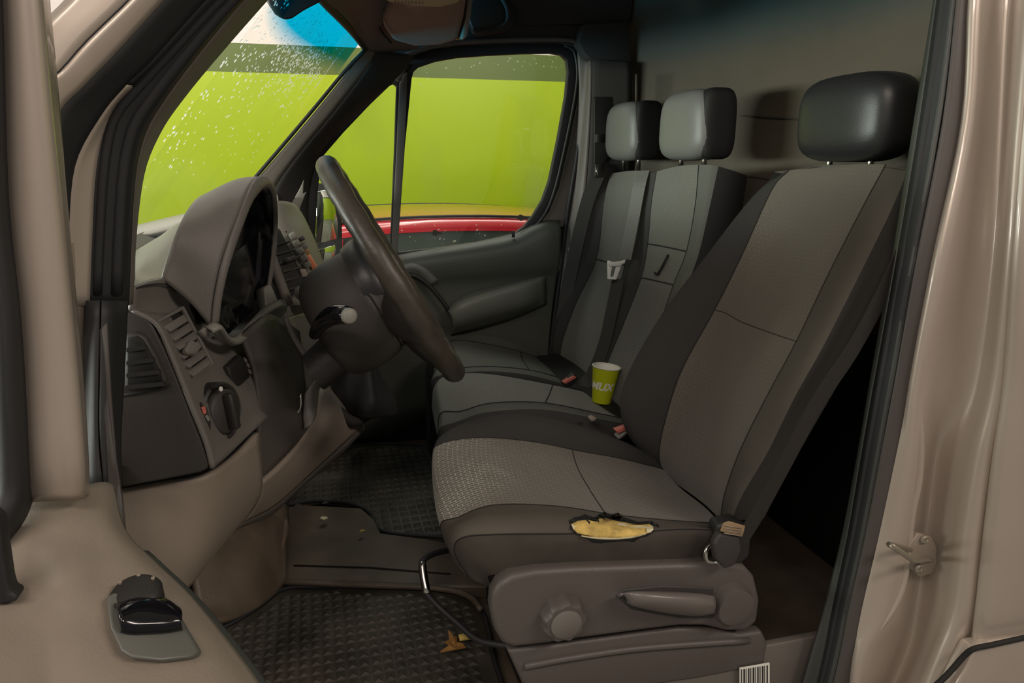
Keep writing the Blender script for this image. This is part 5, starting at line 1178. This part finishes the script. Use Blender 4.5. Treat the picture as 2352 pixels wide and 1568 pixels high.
# belts, buckles on the bench side
b2 = thing('seat_belt', 'grey belt with white tongue hanging over the far passenger backrest', 'seat belt', P(1410, 620, 2.24))
bands('webbing', PL([(1478, 392, 2.20), (1468, 430, 2.19), (1455, 500, 2.19), (1436, 595, 2.18)]), .05, (-1, -.5, .2), M['belt_l'], b2, th=.0015)
bands('webbing', PL([(1420, 640, 2.18), (1408, 700, 2.18), (1388, 790, 2.18), (1360, 860, 2.19), (1335, 890, 2.2)]), .05, (-1, -.5, .2), M['belt'], b2, th=.0015)
ringp('tongue', PL([(1406, 612), (1416, 612), (1410, 636), (1402, 636)], 2.16), PL([(1396, 606), (1428, 608), (1416, 642), (1396, 641)], 2.16), (0, .006, 0), M['white'], b2, bev=.001)
prism('tongue_head', PL([(1398, 598), (1410, 602), (1428, 600), (1438, 596), (1436, 604), (1424, 612), (1400, 612), (1396, 606)], 2.155), (0, .012, 0), M['white'], b2, bev=.003)
b3 = thing('seat_belt', 'dark belt running down the far pillar beside the passenger backrest', 'seat belt', P(1300, 700, 2.6))
bands('webbing', PL([(1378, 392, 2.58), (1350, 460, 2.62), (1325, 560, 2.63), (1300, 680, 2.64), (1280, 800, 2.66)]), .05, (-.3, -1, 0), M['belt'], b3, th=.0015)
boxm('guide', P(1374, 392, 2.57), (.03, .015, .05), M['darker'], b3, bev=.004)
tube('guide_bolt', PL([(1370, 385, 2.55), (1371, 402, 2.55)]), .005, M['chrome'], b3, n=8)
def buckle(label, pts_body, pts_red, y):
    t = thing('belt_buckle', label, 'buckle', P(pts_body[0][0], pts_body[0][1], y))
    prism('body', PL(pts_body, y), (0, .03, 0), M['light'] if 'white' in label else M['darker'], t, bev=.003)
    r_ = prism('release_button', PL(pts_red, y-.004), (0, .02, 0), M['red'], t, bev=.002); r_['label'] = 'red release button'
    return t
buckle('black buckle with red button between the two bench places', [(1292, 880), (1318, 858), (1330, 870), (1312, 888), (1300, 890)], [(1293, 878), (1318, 862), (1325, 867), (1300, 882)], 2.17)
buckle('pale buckle with red button and white end beside the driver cushion', [(1417, 1006), (1438, 988), (1446, 992), (1424, 1010)], [(1413, 988), (1440, 978), (1445, 986), (1420, 996)], 1.70)
bb = thing('belt_buckle', 'small pale buckle tip in the gap between driver seat and bench', 'buckle', P(1363, 962, 1.72))
prism('body', PL([(1354, 962), (1362, 957), (1371, 960), (1366, 967), (1358, 968)], 1.72), (0, .02, 0), M['beige'], bb, bev=.002)

# ================================================================== paper cup
cb = P(1381, 922, 2.02); ct = P(1393, 842, 2.02)
ph = (ct-cb); hgt = ph.length; axc = ph.normalized()
cup = thing('paper_cup', 'lime green paper cup with white lettering standing on the middle seat', 'cup', cb)
s_ = 2.02/F*1.03
rb_, rt_ = 24*s_, 34.5*s_
lathe('wall', [(0, .004), (rb_*.95, .004), (rb_*.98, 0), (rb_, .002), (rt_, hgt), (rt_*.96, hgt), (rb_*.93, .008), (0, .008)], cb, axc, M['lime'], cup, n=40)
lathe('lining', [(rb_*.9, .009), (rt_*.955, hgt-.0005), (rt_*.945, hgt-.001), (rb_*.85, .010), (0, .010)], cb, axc, M['paperwhite'], cup, n=40)
rimp = [cb+axc*(hgt+.0005)+(axc.orthogonal().normalized()*math.cos(a)+axc.cross(axc.orthogonal().normalized())*math.sin(a))*rt_*1.01 for a in [2*PI*k/40 for k in range(40)]]
tube('rolled_rim', rimp, .0022, M['paperwhite'], cup, n=8, closed=True)
tc2 = bpy.data.curves.new('lettering', 'FONT'); tc2.body = 'KAMUX'; tc2.size = .034; tc2.shear = .25; tc2.offset = .0012; tc2.extrude = 0; tc2.resolution_u = 3
to = bpy.data.objects.new('lettering_curve', tc2); C.objects.link(to)
bpy.context.view_layer.update()
dg = bpy.context.evaluated_depsgraph_get()
me = bpy.data.meshes.new_from_object(to.evaluated_get(dg))
bpy.data.objects.remove(to)
wid = max(v.co.x for v in me.vertices)
bm = bmesh.new(); bm.from_mesh(me)
bmesh.ops.triangulate(bm, faces=bm.faces); bmesh.ops.subdivide_edges(bm, edges=[e for e in bm.edges if e.calc_length() > .004], cuts=2); bmesh.ops.triangulate(bm, faces=bm.faces)
fdir = (CAM-cb); fdir = (fdir-axc*fdir.dot(axc)).normalized(); sdir = axc.cross(fdir)   # fdir faces the open door
for v in bm.verts:
    h = hgt*.40+v.co.y; r = rb_+(rt_-rb_)*h/hgt+.0006
    a = (v.co.x-wid*.70)/((rb_+rt_)/2)
    v.co = cb+axc*h+(fdir*math.cos(a)+sdir*math.sin(a))*r
bm.to_mesh(me); bm.free()
lt = link('lettering', me, M['paperwhite'], cup)
